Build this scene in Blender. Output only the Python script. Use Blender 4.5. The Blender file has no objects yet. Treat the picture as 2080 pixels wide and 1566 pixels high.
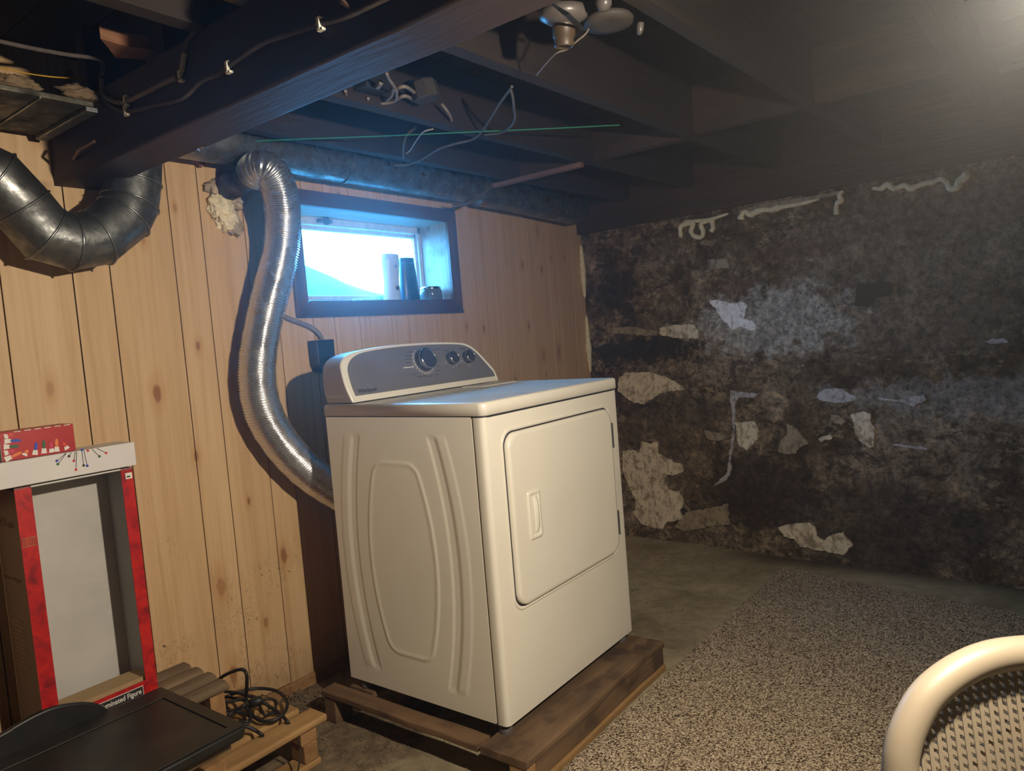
import bpy, bmesh, math, random
from mathutils import Vector, Matrix, noise as mnoise
random.seed(7)
C = bpy.context.scene.collection
SC = bpy.context.scene

# ------------------------------------------------------------------ camera
CAM = Vector((-1.4782, -1.2278, 1.0621))
RM = ((0.5980568787, -0.7974291783, -0.0802164285),      # right
      (-0.1003910988, 0.0247631687, -0.9946398415),      # down
      (0.7951412445, 0.6029042138, -0.0652450017))       # forward
FPX = 1472.13
cam = bpy.data.cameras.new('camera')
cam.sensor_fit = 'HORIZONTAL'; cam.sensor_width = 36.0
cam.lens = FPX / 2080 * 36.0
cam.clip_start = 0.02
camo = bpy.data.objects.new('camera', cam); C.objects.link(camo)
r, d, f = [Vector(v) for v in RM]
m3 = Matrix((r, -d, -f)).transposed()
camo.matrix_world = Matrix.Translation(CAM) @ m3.to_4x4()
SC.camera = camo

# ------------------------------------------------------------------ light, sky, exposure
SC.view_settings.view_transform = 'Standard'
SC.view_settings.look = 'None'
SC.view_settings.gamma = 1.0
SC.view_settings.use_curve_mapping = False
SC.view_settings.exposure = 0.0
W = bpy.data.worlds.new('sky'); SC.world = W
W.use_nodes = True
bg = W.node_tree.nodes['Background']
bg.inputs['Color'].default_value = (0.09, 0.45, 1.0, 1)
bg.inputs['Strength'].default_value = 85.0
# daylight enters through the window: sampling portal in the opening
pl = bpy.data.lights.new('window_portal', 'AREA'); pl.shape = 'RECTANGLE'
pl.size = 0.80; pl.size_y = 0.35
plo = bpy.data.objects.new('window_portal', pl); C.objects.link(plo)
plo.location = (0.625, 1.20, 1.435); plo.rotation_euler = (math.radians(-90), 0, 0)
try: pl.cycles.is_portal = True
except Exception: pass
# the basement's own lamp, just outside the frame at the right, aimed at the washer wall
LAMP = Vector((-0.556, -1.28, 1.39))
ll = bpy.data.lights.new('work_lamp', 'SPOT')
ll.energy = 138.0; ll.color = (1.0, 0.865, 0.69)
ll.shadow_soft_size = 0.022; ll.spot_size = math.radians(180); ll.spot_blend = 1.0
lo = bpy.data.objects.new('work_lamp', ll); C.objects.link(lo)
lo.location = LAMP
lo.rotation_euler = Vector((0.08, 0.9, -0.5)).to_track_quat('-Z', 'Y').to_euler()
try:
    cy = SC.cycles
    cy.use_denoising = True
    cy.max_bounces = 7; cy.diffuse_bounces = 4; cy.glossy_bounces = 4
    cy.transmission_bounces = 4; cy.transparent_max_bounces = 8; cy.volume_bounces = 0
    cy.sample_clamp_indirect = 4.0
except Exception: pass

# ------------------------------------------------------------------ helpers
def at(u, v, ax, val):
    """point of the line of sight through photo pixel (u,v) on the plane axis ax = val"""
    k = Vector(RM[2]) + Vector(RM[0]) * ((u - 1040) / FPX) + Vector(RM[1]) * ((v - 783) / FPX)
    return CAM + k * ((val - CAM[ax]) / k[ax])

def s2l(c):
    c = c / 255.0
    return c / 12.92 if c <= 0.04045 else ((c + 0.055) / 1.055) ** 2.4
def rgb(r, g, b): return (s2l(r), s2l(g), s2l(b), 1.0)

class NT:
    def __init__(s, name):
        s.m = bpy.data.materials.new(name); s.m.use_nodes = True
        s.t = s.m.node_tree; s.b = s.t.nodes['Principled BSDF']
        s.out = s.t.nodes['Material Output']
    def n(s, ty, **kw):
        x = s.t.nodes.new(ty)
        for k, v in kw.items(): setattr(x, k, v)
        return x
    def l(s, a, b): s.t.links.new(a, b)
    def pos(s, scale=(1, 1, 1), loc=(0, 0, 0), rnd=0.0):
        tc = s.n('ShaderNodeTexCoord'); mp = s.n('ShaderNodeMapping')
        mp.inputs['Scale'].default_value = scale; mp.inputs['Location'].default_value = loc
        v = tc.outputs['Object']
        if rnd:
            oi = s.n('ShaderNodeObjectInfo'); vm = s.n('ShaderNodeVectorMath', operation='MULTIPLY_ADD')
            s.l(oi.outputs['Random'], vm.inputs[0]); vm.inputs[1].default_value = (rnd, rnd * .7, rnd * 1.3)
            s.l(v, vm.inputs[2]); v = vm.outputs[0]
        s.l(v, mp.inputs['Vector'])
        return mp.outputs['Vector']
    def noise(s, vec, scale, detail=4, rough=.55, dist=0.0):
        x = s.n('ShaderNodeTexNoise'); s.l(vec, x.inputs['Vector'])
        x.inputs['Scale'].default_value = scale; x.inputs['Detail'].default_value = detail
        x.inputs['Roughness'].default_value = rough; x.inputs['Distortion'].default_value = dist
        return x.outputs['Fac']
    def voro(s, vec, scale, feature='F1', out='Distance'):
        x = s.n('ShaderNodeTexVoronoi', feature=feature); s.l(vec, x.inputs['Vector'])
        x.inputs['Scale'].default_value = scale
        return x.outputs[out]
    def ramp(s, fac, stops, interp='LINEAR'):
        x = s.n('ShaderNodeValToRGB'); s.l(fac, x.inputs['Fac']); x.color_ramp.interpolation = interp
        e = x.color_ramp.elements
        while len(e) < len(stops): e.new(0.5)
        for i, (p, c) in enumerate(stops):
            e[i].position = p; e[i].color = c if len(c) == 4 else (*c, 1)
        return x.outputs['Color']
    def step(s, fac, a, b):
        x = s.n('ShaderNodeMapRange'); x.interpolation_type = 'SMOOTHSTEP'
        s.l(fac, x.inputs['Value']); x.inputs['From Min'].default_value = a; x.inputs['From Max'].default_value = b
        return x.outputs['Result']
    def math(s, op, a, b=None):
        x = s.n('ShaderNodeMath', operation=op)
        for i, q in enumerate((a, b)):
            if q is None: continue
            if isinstance(q, (int, float)): x.inputs[i].default_value = q
            else: s.l(q, x.inputs[i])
        return x.outputs[0]
    def mix(s, fac, a, b, bl='MIX'):
        x = s.n('ShaderNodeMix', data_type='RGBA', blend_type=bl)
        for i, q in ((0, fac), (6, a), (7, b)):
            if isinstance(q, (int, float)): x.inputs[i].default_value = q
            elif isinstance(q, tuple): x.inputs[i].default_value = q
            else: s.l(q, x.inputs[i])
        return x.outputs[2]
    def col(s, c):
        if isinstance(c, tuple): s.b.inputs['Base Color'].default_value = c
        else: s.l(c, s.b.inputs['Base Color'])
    def rough(s, c):
        if isinstance(c, (int, float)): s.b.inputs['Roughness'].default_value = c
        else: s.l(c, s.b.inputs['Roughness'])
    def bump(s, h, strength=.3, dist=.01):
        x = s.n('ShaderNodeBump'); x.inputs['Strength'].default_value = strength
        x.inputs['Distance'].default_value = dist
        s.l(h, x.inputs['Height']); s.l(x.outputs['Normal'], s.b.inputs['Normal'])
    def sep(s, vec):
        x = s.n('ShaderNodeSeparateXYZ'); s.l(vec, x.inputs[0]); return x.outputs

def plain(name, c, rough=.5, metal=0.0, var=.12, scale=30, spec=.5, bump=0.0, coat=0.0):
    k = NT(name); v = k.pos()
    nz = k.noise(v, scale, 5)
    dk = tuple(x * (1 - var) for x in c[:3]) + (1,); lt = tuple(min(1, x * (1 + var)) for x in c[:3]) + (1,)
    k.col(k.ramp(nz, [(.3, dk), (.7, lt)]))
    k.rough(rough); k.b.inputs['Metallic'].default_value = metal
    k.b.inputs['Specular IOR Level'].default_value = spec
    if coat: k.b.inputs['Coat Weight'].default_value = coat
    if bump: k.bump(nz, bump, .004)
    return k.m

def wood(name, light, dark, axis=0, rough=.75, grain=1.0, bump=.25, stain=None, blotch=.5):
    k = NT(name)
    sc = [26 * grain] * 3; sc[axis] = 1.6
    v = k.pos(tuple(sc), rnd=3.7)
    g = k.noise(v, 1.0, 6, .6, .6)
    fine = [120 * grain] * 3; fine[axis] = 5
    g2 = k.noise(k.pos(tuple(fine), rnd=2.1), 1.0, 3)
    c = k.ramp(g, [(.28, dark), (.5, tuple((a + b) / 2 for a, b in zip(light, dark))), (.72, light)])
    c = k.mix(.35, c, k.ramp(g2, [(.3, (.55, .5, .45, 1)), (.7, (1, 1, 1, 1))]), 'MULTIPLY')
    bl = k.noise(k.pos(rnd=1.3), 5, 4)
    c = k.mix(blotch, c, k.ramp(bl, [(.3, (.5, .46, .42, 1)), (.65, (1, 1, 1, 1))]), 'MULTIPLY')
    oi = k.n('ShaderNodeObjectInfo')
    c = k.mix(.4, c, k.ramp(oi.outputs['Random'], [(0, (.7, .68, .66, 1)), (1, (1, 1, 1, 1))]), 'MULTIPLY')
    if stain: c = k.mix(k.step(k.noise(k.pos(), 9, 5), .5, .68), c, stain)
    k.col(c); k.rough(rough); k.bump(g2, bump, .004)
    return k.m

M = {}
# knotty pine boards
def pine():
    k = NT('knotty_pine')
    g = k.noise(k.pos((38, 38, 1.1), rnd=5.1), 1.0, 5, .55, .9)
    g2 = k.noise(k.pos((150, 150, 5), rnd=2.2), 1.0, 3)
    c = k.ramp(g, [(.3, rgb(196, 160, 116)), (.5, rgb(208, 174, 130)), (.7, rgb(216, 184, 142))])
    c = k.mix(.25, c, k.ramp(g2, [(.35, (.86, .8, .73, 1)), (.6, (1, 1, 1, 1))]), 'MULTIPLY')
    oi = k.n('ShaderNodeObjectInfo')
    c = k.mix(.5, c, k.ramp(oi.outputs['Random'], [(0, (.9, .87, .83, 1)), (1, (1, 1, 1, 1))]), 'MULTIPLY')
    # knots
    vec = k.pos((7.5, 0.0, 3.2), rnd=0.0)
    wob = k.noise(k.pos((20, 20, 20)), 1, 2)
    sv = k.sep(vec); cv = k.n('ShaderNodeCombineXYZ'); k.l(sv[0], cv.inputs[0]); k.l(sv[2], cv.inputs[1])
    vd = k.n('ShaderNodeTexVoronoi', voronoi_dimensions='2D'); k.l(cv.outputs[0], vd.inputs['Vector']); vd.inputs['Scale'].default_value = 1.0
    sp = k.sep(vd.outputs['Color'])
    keep = k.math('LESS_THAN', sp[0], .42)
    dd = k.math('ADD', k.math('MULTIPLY', vd.outputs['Distance'], k.math('ADD', .7, k.math('MULTIPLY', sp[1], 1.3))), k.math('MULTIPLY', k.math('SUBTRACT', wob, .5), .09))
    core = k.math('MULTIPLY', keep, k.math('SUBTRACT', 1.0, k.step(dd, .05, .10)))
    halo = k.math('MULTIPLY', keep, k.math('SUBTRACT', 1.0, k.step(dd, .06, .28)))
    c = k.mix(k.math('MULTIPLY', halo, .35), c, rgb(176, 118, 62))
    c = k.mix(k.math('MULTIPLY', core, k.math('ADD', .35, k.math('MULTIPLY', sp[2], .45))), c, rgb(134, 82, 46))
    # dirt and scratches, mostly low on the wall
    z = k.sep(k.pos())[2]
    low = k.math('SUBTRACT', 1.0, k.step(z, .0, .65))
    sc = k.noise(k.pos((26, 26, 20)), 1, 7, .7, 1.8)
    line = k.math('SUBTRACT', 1.0, k.step(k.math('ABSOLUTE', k.math('SUBTRACT', sc, .56)), .0, .016))
    spot = k.step(k.noise(k.pos((60, 60, 45)), 1, 2), .67, .72)
    area = k.step(k.noise(k.pos((4, 4, 4)), 1, 2), .46, .6)
    dirt = k.math('MULTIPLY', k.math('MULTIPLY', k.math('MAXIMUM', line, spot), area), k.math('ADD', k.math('MULTIPLY', low, 1.0), .10))
    c = k.mix(dirt, c, rgb(70, 52, 36))
    foot = k.math('MULTIPLY', k.math('SUBTRACT', 1.0, k.step(z, -.13, .06)), k.noise(k.pos((12, 12, 12)), 1, 4))
    c = k.mix(foot, c, rgb(112, 84, 54))
    k.col(c); k.rough(.55); k.bump(g2, .1, .002)
    return k.m
M['pine'] = pine()
M['trim'] = wood('stained_trim', rgb(104, 68, 54), rgb(66, 42, 36), 0, .45, .8, .1)
M['trimv'] = wood('stained_trim_upright', rgb(122, 84, 62), rgb(78, 52, 42), 2, .5, .8, .1)
M['jamb'] = wood('painted_jamb', rgb(196, 176, 160), rgb(150, 128, 112), 2, .6, .7, .2, stain=rgb(120, 100, 88))
M['head'] = wood('painted_head', rgb(186, 172, 160), rgb(150, 136, 124), 0, .6, .7, .2)
M['sash'] = plain('white_sash', rgb(190, 188, 186), .45, 0, .12, 40)
M['beam'] = wood('dark_stained_beam', rgb(60, 40, 37), rgb(32, 23, 22), 1, .65, .6, .3)
M['joist'] = wood('dark_joist', rgb(54, 42, 36), rgb(29, 23, 20), 0, .85, .6, .3)
M['block'] = wood('dark_blocking', rgb(84, 60, 50), rgb(46, 34, 29), 1, .8, .6, .3)
M['deck'] = wood('subfloor_board', rgb(46, 37, 31), rgb(25, 20, 18), 1, .9, .4, .3)
M['batten'] = wood('pinkish_batten', rgb(160, 118, 100), rgb(118, 84, 72), 1, .7, .8, .2)
M['rough_wood'] = wood('splintered_wood', rgb(170, 120, 90), rgb(110, 74, 56), 0, .8, .8, .3)
M['pale_wood'] = wood('pale_lumber', rgb(206, 180, 142), rgb(168, 138, 100), 0, .7, .6, .2)
M['pallet_old'] = wood('weathered_pallet_wood', rgb(138, 110, 80), rgb(88, 68, 49), 0, .8, .7, .4, stain=rgb(74, 56, 42))
M['pallet_oldy'] = wood('weathered_pallet_side', rgb(140, 110, 78), rgb(92, 70, 50), 1, .8, .7, .4, stain=rgb(80, 58, 42))
M['pallet_new'] = wood('yellow_pallet_wood', rgb(196, 158, 104), rgb(150, 114, 70), 0, .75, .7, .3)
M['pallet_newy'] = wood('yellow_pallet_block', rgb(186, 144, 96), rgb(134, 98, 62), 1, .8, .7, .3)
M['pallet_grey'] = wood('grey_weathered_slat', rgb(150, 128, 98), rgb(98, 82, 62), 0, .85, .7, .4)
M['black'] = plain('black_plastic', (.011, .010, .009, 1), .42, 0, .4, 22, .4)
M['black_panel'] = plain('black_dusty_panel', (.014, .012, .009, 1), .45, 0, .5, 14, .4, .05)
M['rubber'] = plain('black_rubber', (.011, .010, .009, 1), .5, 0, .2, 60)
M['box_dark'] = plain('dark_outlet_plastic', (.02, .024, .03, 1), .4, 0, .2, 40)
M['cable_grey'] = plain('grey_cable_sheath', rgb(128, 118, 108), .6, 0, .25, 60)
M['cable_dust'] = plain('dusty_cable_sheath', rgb(84, 76, 72), .8, 0, .3, 60)
M['cable_white'] = plain('white_cable_sheath', rgb(184, 174, 154), .55, 0, .15, 60)
M['cable_pale'] = plain('pale_cable_sheath', rgb(92, 87, 86), .75, 0, .25, 80)
M['yellow'] = plain('yellow_wire_sheath', rgb(196, 150, 40), .5, 0, .15, 60)
M['green'] = plain('green_string_fibre', rgb(40, 130, 100), .7, 0, .15, 60)
M['clip'] = plain('white_clip_plastic', rgb(226, 222, 206), .5, 0, .08, 60)
M['porcelain'] = plain('aged_porcelain', rgb(88, 82, 79), .35, 0, .25, 18)
M['porcelain_b'] = plain('browned_porcelain', rgb(68, 55, 41), .45, 0, .3, 24)
M['dull_disc'] = plain('dull_dark_metal', rgb(64, 58, 52), .7, .2, .25, 20)
M['foam'] = plain('cured_spray_foam', rgb(234, 220, 184), .55, 0, .22, 45, .5, .5)
M['foam_grey'] = plain('dirty_spray_foam', rgb(176, 158, 134), .6, 0, .3, 40, .5, .6)
M['chair'] = plain('white_chair_plastic', rgb(166, 152, 130), .42, 0, .04, 12)
M['white_box'] = plain('white_carton', rgb(216, 212, 208), .45, 0, .04, 10)
M['carton_grey'] = plain('grey_carton_lining', rgb(166, 164, 160), .7, 0, .06, 12)
M['carton_back'] = plain('white_carton_lining', rgb(205, 202, 194), .75, 0, .07, 9)
M['cardboard'] = plain('brown_cardboard', rgb(176, 146, 104), .8, 0, .1, 20)
M['brown'] = plain('brown_printed_carton', rgb(96, 58, 32), .45, 0, .22, 5)
M['ink_white'] = plain('white_ink', rgb(226, 222, 212), .5, 0, .03, 20)
M['ink_tan'] = plain('tan_ink', rgb(150, 110, 76), .5, 0, .05, 20)
M['ink_dark'] = plain('dark_ink', rgb(44, 40, 42), .5, 0, .05, 20)
M['ink_red'] = plain('red_ink', rgb(206, 60, 44), .45, 0, .1, 20)
M['ink_blue'] = plain('blue_ink', rgb(40, 62, 170), .45, 0, .1, 20)
M['ink_green'] = plain('green_ink', rgb(40, 92, 52), .45, 0, .1, 20)
M['ink_orange'] = plain('orange_ink', rgb(224, 122, 60), .45, 0, .1, 20)
M['ink_pink'] = plain('pink_ink', rgb(200, 48, 84), .45, 0, .1, 20)
def redprint():
    k = NT('red_printed_carton')
    n = k.noise(k.pos((1, 1, 1)), 26, 5, .6, 1.0)
    k.col(k.ramp(n, [(.3, rgb(120, 16, 24)), (.48, rgb(176, 22, 26)), (.62, rgb(198, 34, 24)), (.8, rgb(150, 20, 30))]))
    k.rough(.4); return k.m
M['red'] = redprint()
M['red_flat'] = plain('red_carton', rgb(172, 26, 30), .4, 0, .1, 8)
# dryer enamel
def enamel(name, dusty=False):
    k = NT(name)
    n = k.noise(k.pos(), 3, 4)
    c = k.ramp(n, [(.3, rgb(222, 216, 200)), (.7, rgb(228, 223, 208))])
    if dusty:
        sw = k.noise(k.pos((5, 3, 1)), 1.6, 7, .65, 2.6)
        ge = k.n('ShaderNodeNewGeometry'); flat = k.step(k.sep(ge.outputs['True Normal'])[2], .9, .99)
        m = k.math('MULTIPLY', k.step(sw, .48, .62), flat)
        c = k.mix(k.math('MULTIPLY', m, .35), c, rgb(140, 132, 122))
        k.rough(k.ramp(sw, [(.42, (.30,) * 3), (.6, (.5,) * 3)])); k.b.inputs['Specular IOR Level'].default_value = .8
    else:
        sp = k.step(k.noise(k.pos((70, 70, 70)), 1, 2), .77, .8)
        c = k.mix(k.math('MULTIPLY', sp, .35), c, rgb(140, 128, 112))
        k.rough(.32)
    k.col(c); k.b.inputs['Coat Weight'].default_value = .3; k.b.inputs['Coat Roughness'].default_value = .3 if dusty else .12
    return k.m
M['enamel'] = enamel('white_enamel'); M['enamel_top'] = enamel('dusty_white_enamel', True)
M['silver'] = plain('silver_grey_panel', rgb(132, 130, 132), .38, .35, .06, 6)
M['knob'] = plain('dark_grey_knob', rgb(70, 70, 76), .3, .2, .08, 30)
M['chrome'] = plain('chrome_ring', rgb(200, 200, 205), .18, 1, .05, 30)
M['steel'] = plain('dull_steel_hinge', rgb(120, 120, 120), .35, .9, .15, 60)
def galv(name, base, rough, patch=1.0):
    k = NT(name)
    v = k.voro(k.pos(), 55, 'F1', 'Color')
    n = k.noise(k.pos(), 14, 6, .6)
    c = k.ramp(n, [(.36, tuple(x * (1 - .42 * patch) for x in base[:3])), (.62, tuple(min(1, x * (1 + .3 * patch)) for x in base[:3]))])
    sp = k.sep(v)[0]; c = k.mix(.30 * patch, c, k.ramp(sp, [(0, (.45,) * 3), (1, (1.25,) * 3)]), 'MULTIPLY')
    k.col(c); k.b.inputs['Metallic'].default_value = .9
    k.rough(k.ramp(n, [(.38, (rough * 1.5,) * 3), (.62, (rough * .7,) * 3)]))
    k.bump(k.math('ADD', n, k.math('MULTIPLY', k.noise(k.pos(), 60, 4), .4)), .16, .01); return k.m
M['galv'] = galv('galvanized_steel', (.20, .205, .20, 1), .40)
M['galv_dull'] = galv('dull_galvanized_steel', (.26, .27, .27, 1), .36)
M['galv_dark'] = galv('dusty_sheet_metal', (.10, .095, .075, 1), .6)
M['foil'] = galv('aluminium_foil_duct', (.68, .68, .69, 1), .22, .1)
M['nail'] = plain('rusty_nail', rgb(140, 110, 92), .5, .5, .2, 50)

def concrete_wall():
    k = NT('damp_concrete_wall')
    p = k.pos()
    n1 = k.noise(p, 3.2, 9, .62, .6); n2 = k.noise(p, 15, 8, .65, .4); n3 = k.noise(p, 70, 4)
    n4 = k.noise(p, 6.5, 10, .68, 1.2); n5 = k.noise(p, 34, 8, .7)
    c = k.ramp(n1, [(.36, rgb(82, 66, 50)), (.46, rgb(112, 96, 78)), (.54, rgb(136, 122, 106)), (.64, rgb(158, 146, 132))])
    c = k.mix(.8, c, k.ramp(n4, [(.38, (.38, .33, .28, 1)), (.48, (.85, .82, .78, 1)), (.56, (1.05, 1.03, 1, 1)), (.64, (1.95, 1.84, 1.7, 1))]), 'MULTIPLY')
    lw = k.noise(k.pos((1, 2.0, 4.6)), 3.0, 11, .66, .5)
    lwm = k.math('MULTIPLY', k.step(lw, .555, .575), k.step(n5, .40, .5))
    c = k.mix(k.math('MULTIPLY', lwm, .6), c, rgb(168, 152, 128))
    dk = k.noise(k.pos((1, 2.6, 5.2), (4, 2, 7)), 3.4, 11, .68, .8)
    c = k.mix(k.math('MULTIPLY', k.step(dk, .55, .60), .75), c, rgb(54, 42, 32))
    def blob(y, z, ry, rz, nsc=7, amt=.5):
        s = k.sep(p)
        a = k.math('DIVIDE', k.math('SUBTRACT', s[1], y), ry); b = k.math('DIVIDE', k.math('SUBTRACT', s[2], z), rz)
        dd = k.math('SQRT', k.math('ADD', k.math('MULTIPLY', a, a), k.math('MULTIPLY', b, b)))
        nn = k.noise(p, nsc, 6, .65)
        dd = k.math('ADD', dd, k.math('MULTIPLY', k.math('SUBTRACT', nn, .5), 2 * amt))
        return k.math('SUBTRACT', 1.0, k.step(dd, .68, .98))
    # dark damp area low in the middle, mould near the corner, scoured pale-grey cement, reddish patches, bluish paint remains
    for (y, z, ry, rz, colr, a, nsc, am) in (
        (.02, .18, .34, .24, rgb(56, 42, 32), .85, 7, .9),
        (-.55, .05, .55, .24, rgb(66, 60, 58), .7, 6, .8),
        (.62, .93, .36, .09, rgb(30, 26, 22), .85, 13, 1.7),
        (.78, 1.28, .16, .16, rgb(44, 34, 28), .8, 11, 1.4),
        (.45, .60, .36, .1, rgb(66, 54, 40), .7, 9, .6),
        (-.75, 1.2, .7, .42, rgb(136, 124, 112), .6, 5, .6),
        (-.10, 1.04, .46, .19, rgb(196, 196, 194), .75, 15, 1.0),
        (-.20, 1.36, .22, .07, rgb(118, 88, 76), .5, 10, .7),
        (-.85, 1.45, .4, .12, rgb(112, 92, 80), .5, 8, .6),
        (.1, 1.24, .2, .05, rgb(110, 82, 70), .5, 14, .8),
        (-.95, .66, .62, .10, rgb(168, 168, 170), .5, 12, 1.1),
        (.55, .35, .3, .3, rgb(120, 108, 88), .45, 8, .7)):
        c = k.mix(k.math('MULTIPLY', blob(y, z, ry, rz, nsc, am), a), c, colr)
    n6 = k.noise(p, 16, 9, .72, 1.0)
    c = k.mix(.8, c, k.ramp(n5, [(.38, (.42, .38, .34, 1)), (.5, (1, 1, 1, 1)), (.62, (1.5, 1.47, 1.42, 1))]), 'MULTIPLY')
    c = k.mix(.7, c, k.ramp(n6, [(.38, (.45, .41, .37, 1)), (.47, (.9, .88, .86, 1)), (.6, (1.35, 1.33, 1.3, 1))]), 'MULTIPLY')
    c = k.mix(1.0, c, (1.5, 1.45, 1.38, 1), 'MULTIPLY')
    c = k.mix(k.math('MULTIPLY', k.step(n3, .58, .66), .5), c, rgb(40, 32, 26))
    k.col(c); k.rough(.82)
    h = k.math('ADD', k.math('ADD', n4, n5), k.math('MULTIPLY', n3, .4))
    k.bump(h, 1.0, .035)
    return k.m
M['wall'] = concrete_wall()
def plaster(name, a, b):
    k = NT(name); p = k.pos()
    n = k.noise(p, 22, 8, .68); n3 = k.noise(k.pos((1, 34, 9)), 1, 5)
    c = k.ramp(n, [(.38, b), (.5, a), (.66, tuple(min(1, x * 1.12) for x in a[:3]) + (1,))])
    sp = k.math('MAXIMUM', k.step(n3, .56, .66), k.step(k.noise(p, 48, 5), .56, .64))
    c = k.mix(k.math('MULTIPLY', sp, .5), c, rgb(92, 78, 60))
    k.col(c); k.rough(.8); k.bump(n, .3, .006); return k.m
M['plaster'] = plaster('flaking_limewash', rgb(226, 212, 188), rgb(164, 148, 122))
M['plaster_w'] = plaster('white_plaster', rgb(248, 248, 248), rgb(226, 224, 222))
M['plaster_g'] = plaster('grey_plaster', rgb(184, 180, 182), rgb(128, 122, 120))
M['plaster_d'] = plaster('dull_plaster', rgb(160, 145, 122), rgb(112, 98, 80))
M['plaster_p'] = plaster('pinkish_plaster', rgb(136, 108, 96), rgb(104, 82, 72))
M['dark_stone'] = plain('dark_patch_cement', rgb(66, 64, 58), .85, 0, .1, 18, .3, .2)
def floor_mat():
    k = NT('dirty_concrete_floor'); p = k.pos()
    n1 = k.noise(p, 2.2, 8, .6, .4); n2 = k.noise(p, 24, 7, .65); n3 = k.noise(p, 110, 3)
    c = k.ramp(n1, [(.35, rgb(136, 124, 98)), (.5, rgb(166, 154, 126)), (.65, rgb(192, 180, 152))])
    c = k.mix(.5, c, k.ramp(n2, [(.35, (.5, .45, .38, 1)), (.6, (1, 1, 1, 1))]), 'MULTIPLY')
    s = k.sep(p)
    # loose brown dirt left of the pallets, a clean pale patch nearer the camera
    dx = k.math('ADD', s[1], k.math('MULTIPLY', k.math('SUBTRACT', k.noise(p, 9, 6), .5), .5))
    dirt = k.math('MULTIPLY', k.step(dx, .30, .42), k.math('SUBTRACT', 1.0, k.step(s[0], .85, 1.1)))
    c = k.mix(k.math('MULTIPLY', dirt, .85), c, k.ramp(n2, [(.36, rgb(66, 53, 40)), (.64, rgb(128, 108, 82))]))
    sp = k.step(n3, .64, .7)
    c = k.mix(k.math('MULTIPLY', sp, .4), c, rgb(70, 58, 44))
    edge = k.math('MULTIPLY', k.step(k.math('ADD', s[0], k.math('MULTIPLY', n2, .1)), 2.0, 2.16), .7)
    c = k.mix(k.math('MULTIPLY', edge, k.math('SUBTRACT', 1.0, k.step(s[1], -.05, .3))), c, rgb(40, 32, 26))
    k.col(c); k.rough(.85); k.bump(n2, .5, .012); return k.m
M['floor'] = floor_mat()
def rug_mat():
    k = NT('speckled_loop_carpet'); p = k.pos()
    n = k.noise(p, 185, 2, .5, .9); n2 = k.noise(p, 60, 3)
    f = k.math('ADD', k.math('MULTIPLY', n, .85), k.math('MULTIPLY', n2, .15))
    c = k.ramp(f, [(.40, rgb(70, 54, 42)), (.46, rgb(134, 116, 96)), (.505, rgb(202, 182, 152)), (.59, rgb(238, 220, 192))])
    big = k.noise(p, 3, 3)
    c = k.mix(.35, c, k.ramp(big, [(.3, (.78, .76, .74, 1)), (.7, (1, 1, 1, 1))]), 'MULTIPLY')
    k.col(c); k.rough(.95); k.b.inputs['Specular IOR Level'].default_value = .1
    k.bump(n, 1.0, .008); return k.m
M['rug'] = rug_mat()
def glass():
    k = NT('hazy_window_glass')
    k.t.nodes.remove(k.b)
    tr = k.n('ShaderNodeBsdfTransparent'); tl = k.n('ShaderNodeBsdfTranslucent'); gl = k.n('ShaderNodeBsdfGlossy')
    tr.inputs['Color'].default_value = (.92, .95, .97, 1)
    tl.inputs['Color'].default_value = (.75, .78, .8, 1); gl.inputs['Roughness'].default_value = .08
    n = k.noise(k.pos(), 60, 4)
    m1 = k.n('ShaderNodeMixShader'); k.l(k.ramp(n, [(.3, (.03,) * 3), (.7, (.08,) * 3)]), m1.inputs[0])
    k.l(tr.outputs[0], m1.inputs[1]); k.l(tl.outputs[0], m1.inputs[2])
    m2 = k.n('ShaderNodeMixShader'); m2.inputs[0].default_value = .06
    k.l(m1.outputs[0], m2.inputs[1]); k.l(gl.outputs[0], m2.inputs[2])
    k.l(m2.outputs[0], k.out.inputs['Surface']); return k.m
M['glass'] = glass()
def film():
    k = NT('clear_plastic_film'); k.t.nodes.remove(k.b)
    tr = k.n('ShaderNodeBsdfTransparent'); gl = k.n('ShaderNodeBsdfGlossy'); gl.inputs['Roughness'].default_value = .12
    n = k.noise(k.pos((4, 4, 14)), 3, 4, .6, 1.5); b = k.n('ShaderNodeBump'); b.inputs['Strength'].default_value = .2; b.inputs['Distance'].default_value = .02
    k.l(n, b.inputs['Height']); k.l(b.outputs[0], gl.inputs['Normal'])
    m = k.n('ShaderNodeMixShader'); m.inputs[0].default_value = .035
    k.l(tr.outputs[0], m.inputs[1]); k.l(gl.outputs[0], m.inputs[2]); k.l(m.outputs[0], k.out.inputs['Surface']); return k.m
M['film'] = film()
M['snow'] = plain('frosty_bank', (.003, .065, .05, 1), .9, 0, .3, 9)
M['room_dark'] = plain('dim_plaster', rgb(90, 82, 74), .9, 0, .15, 4)
M['bottle_w'] = plain('pale_bottle', rgb(196, 196, 200), .35, 0, .04, 20)
M['bottle_b'] = plain('dark_blue_bottle', rgb(30, 48, 74), .35, 0, .15, 20)
M['jar'] = plain('smoky_jar_glass', rgb(92, 88, 84), .12, 0, .1, 20)
M['pebble'] = plain('grey_gravel', rgb(104, 92, 76), .85, 0, .4, 60)

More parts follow.
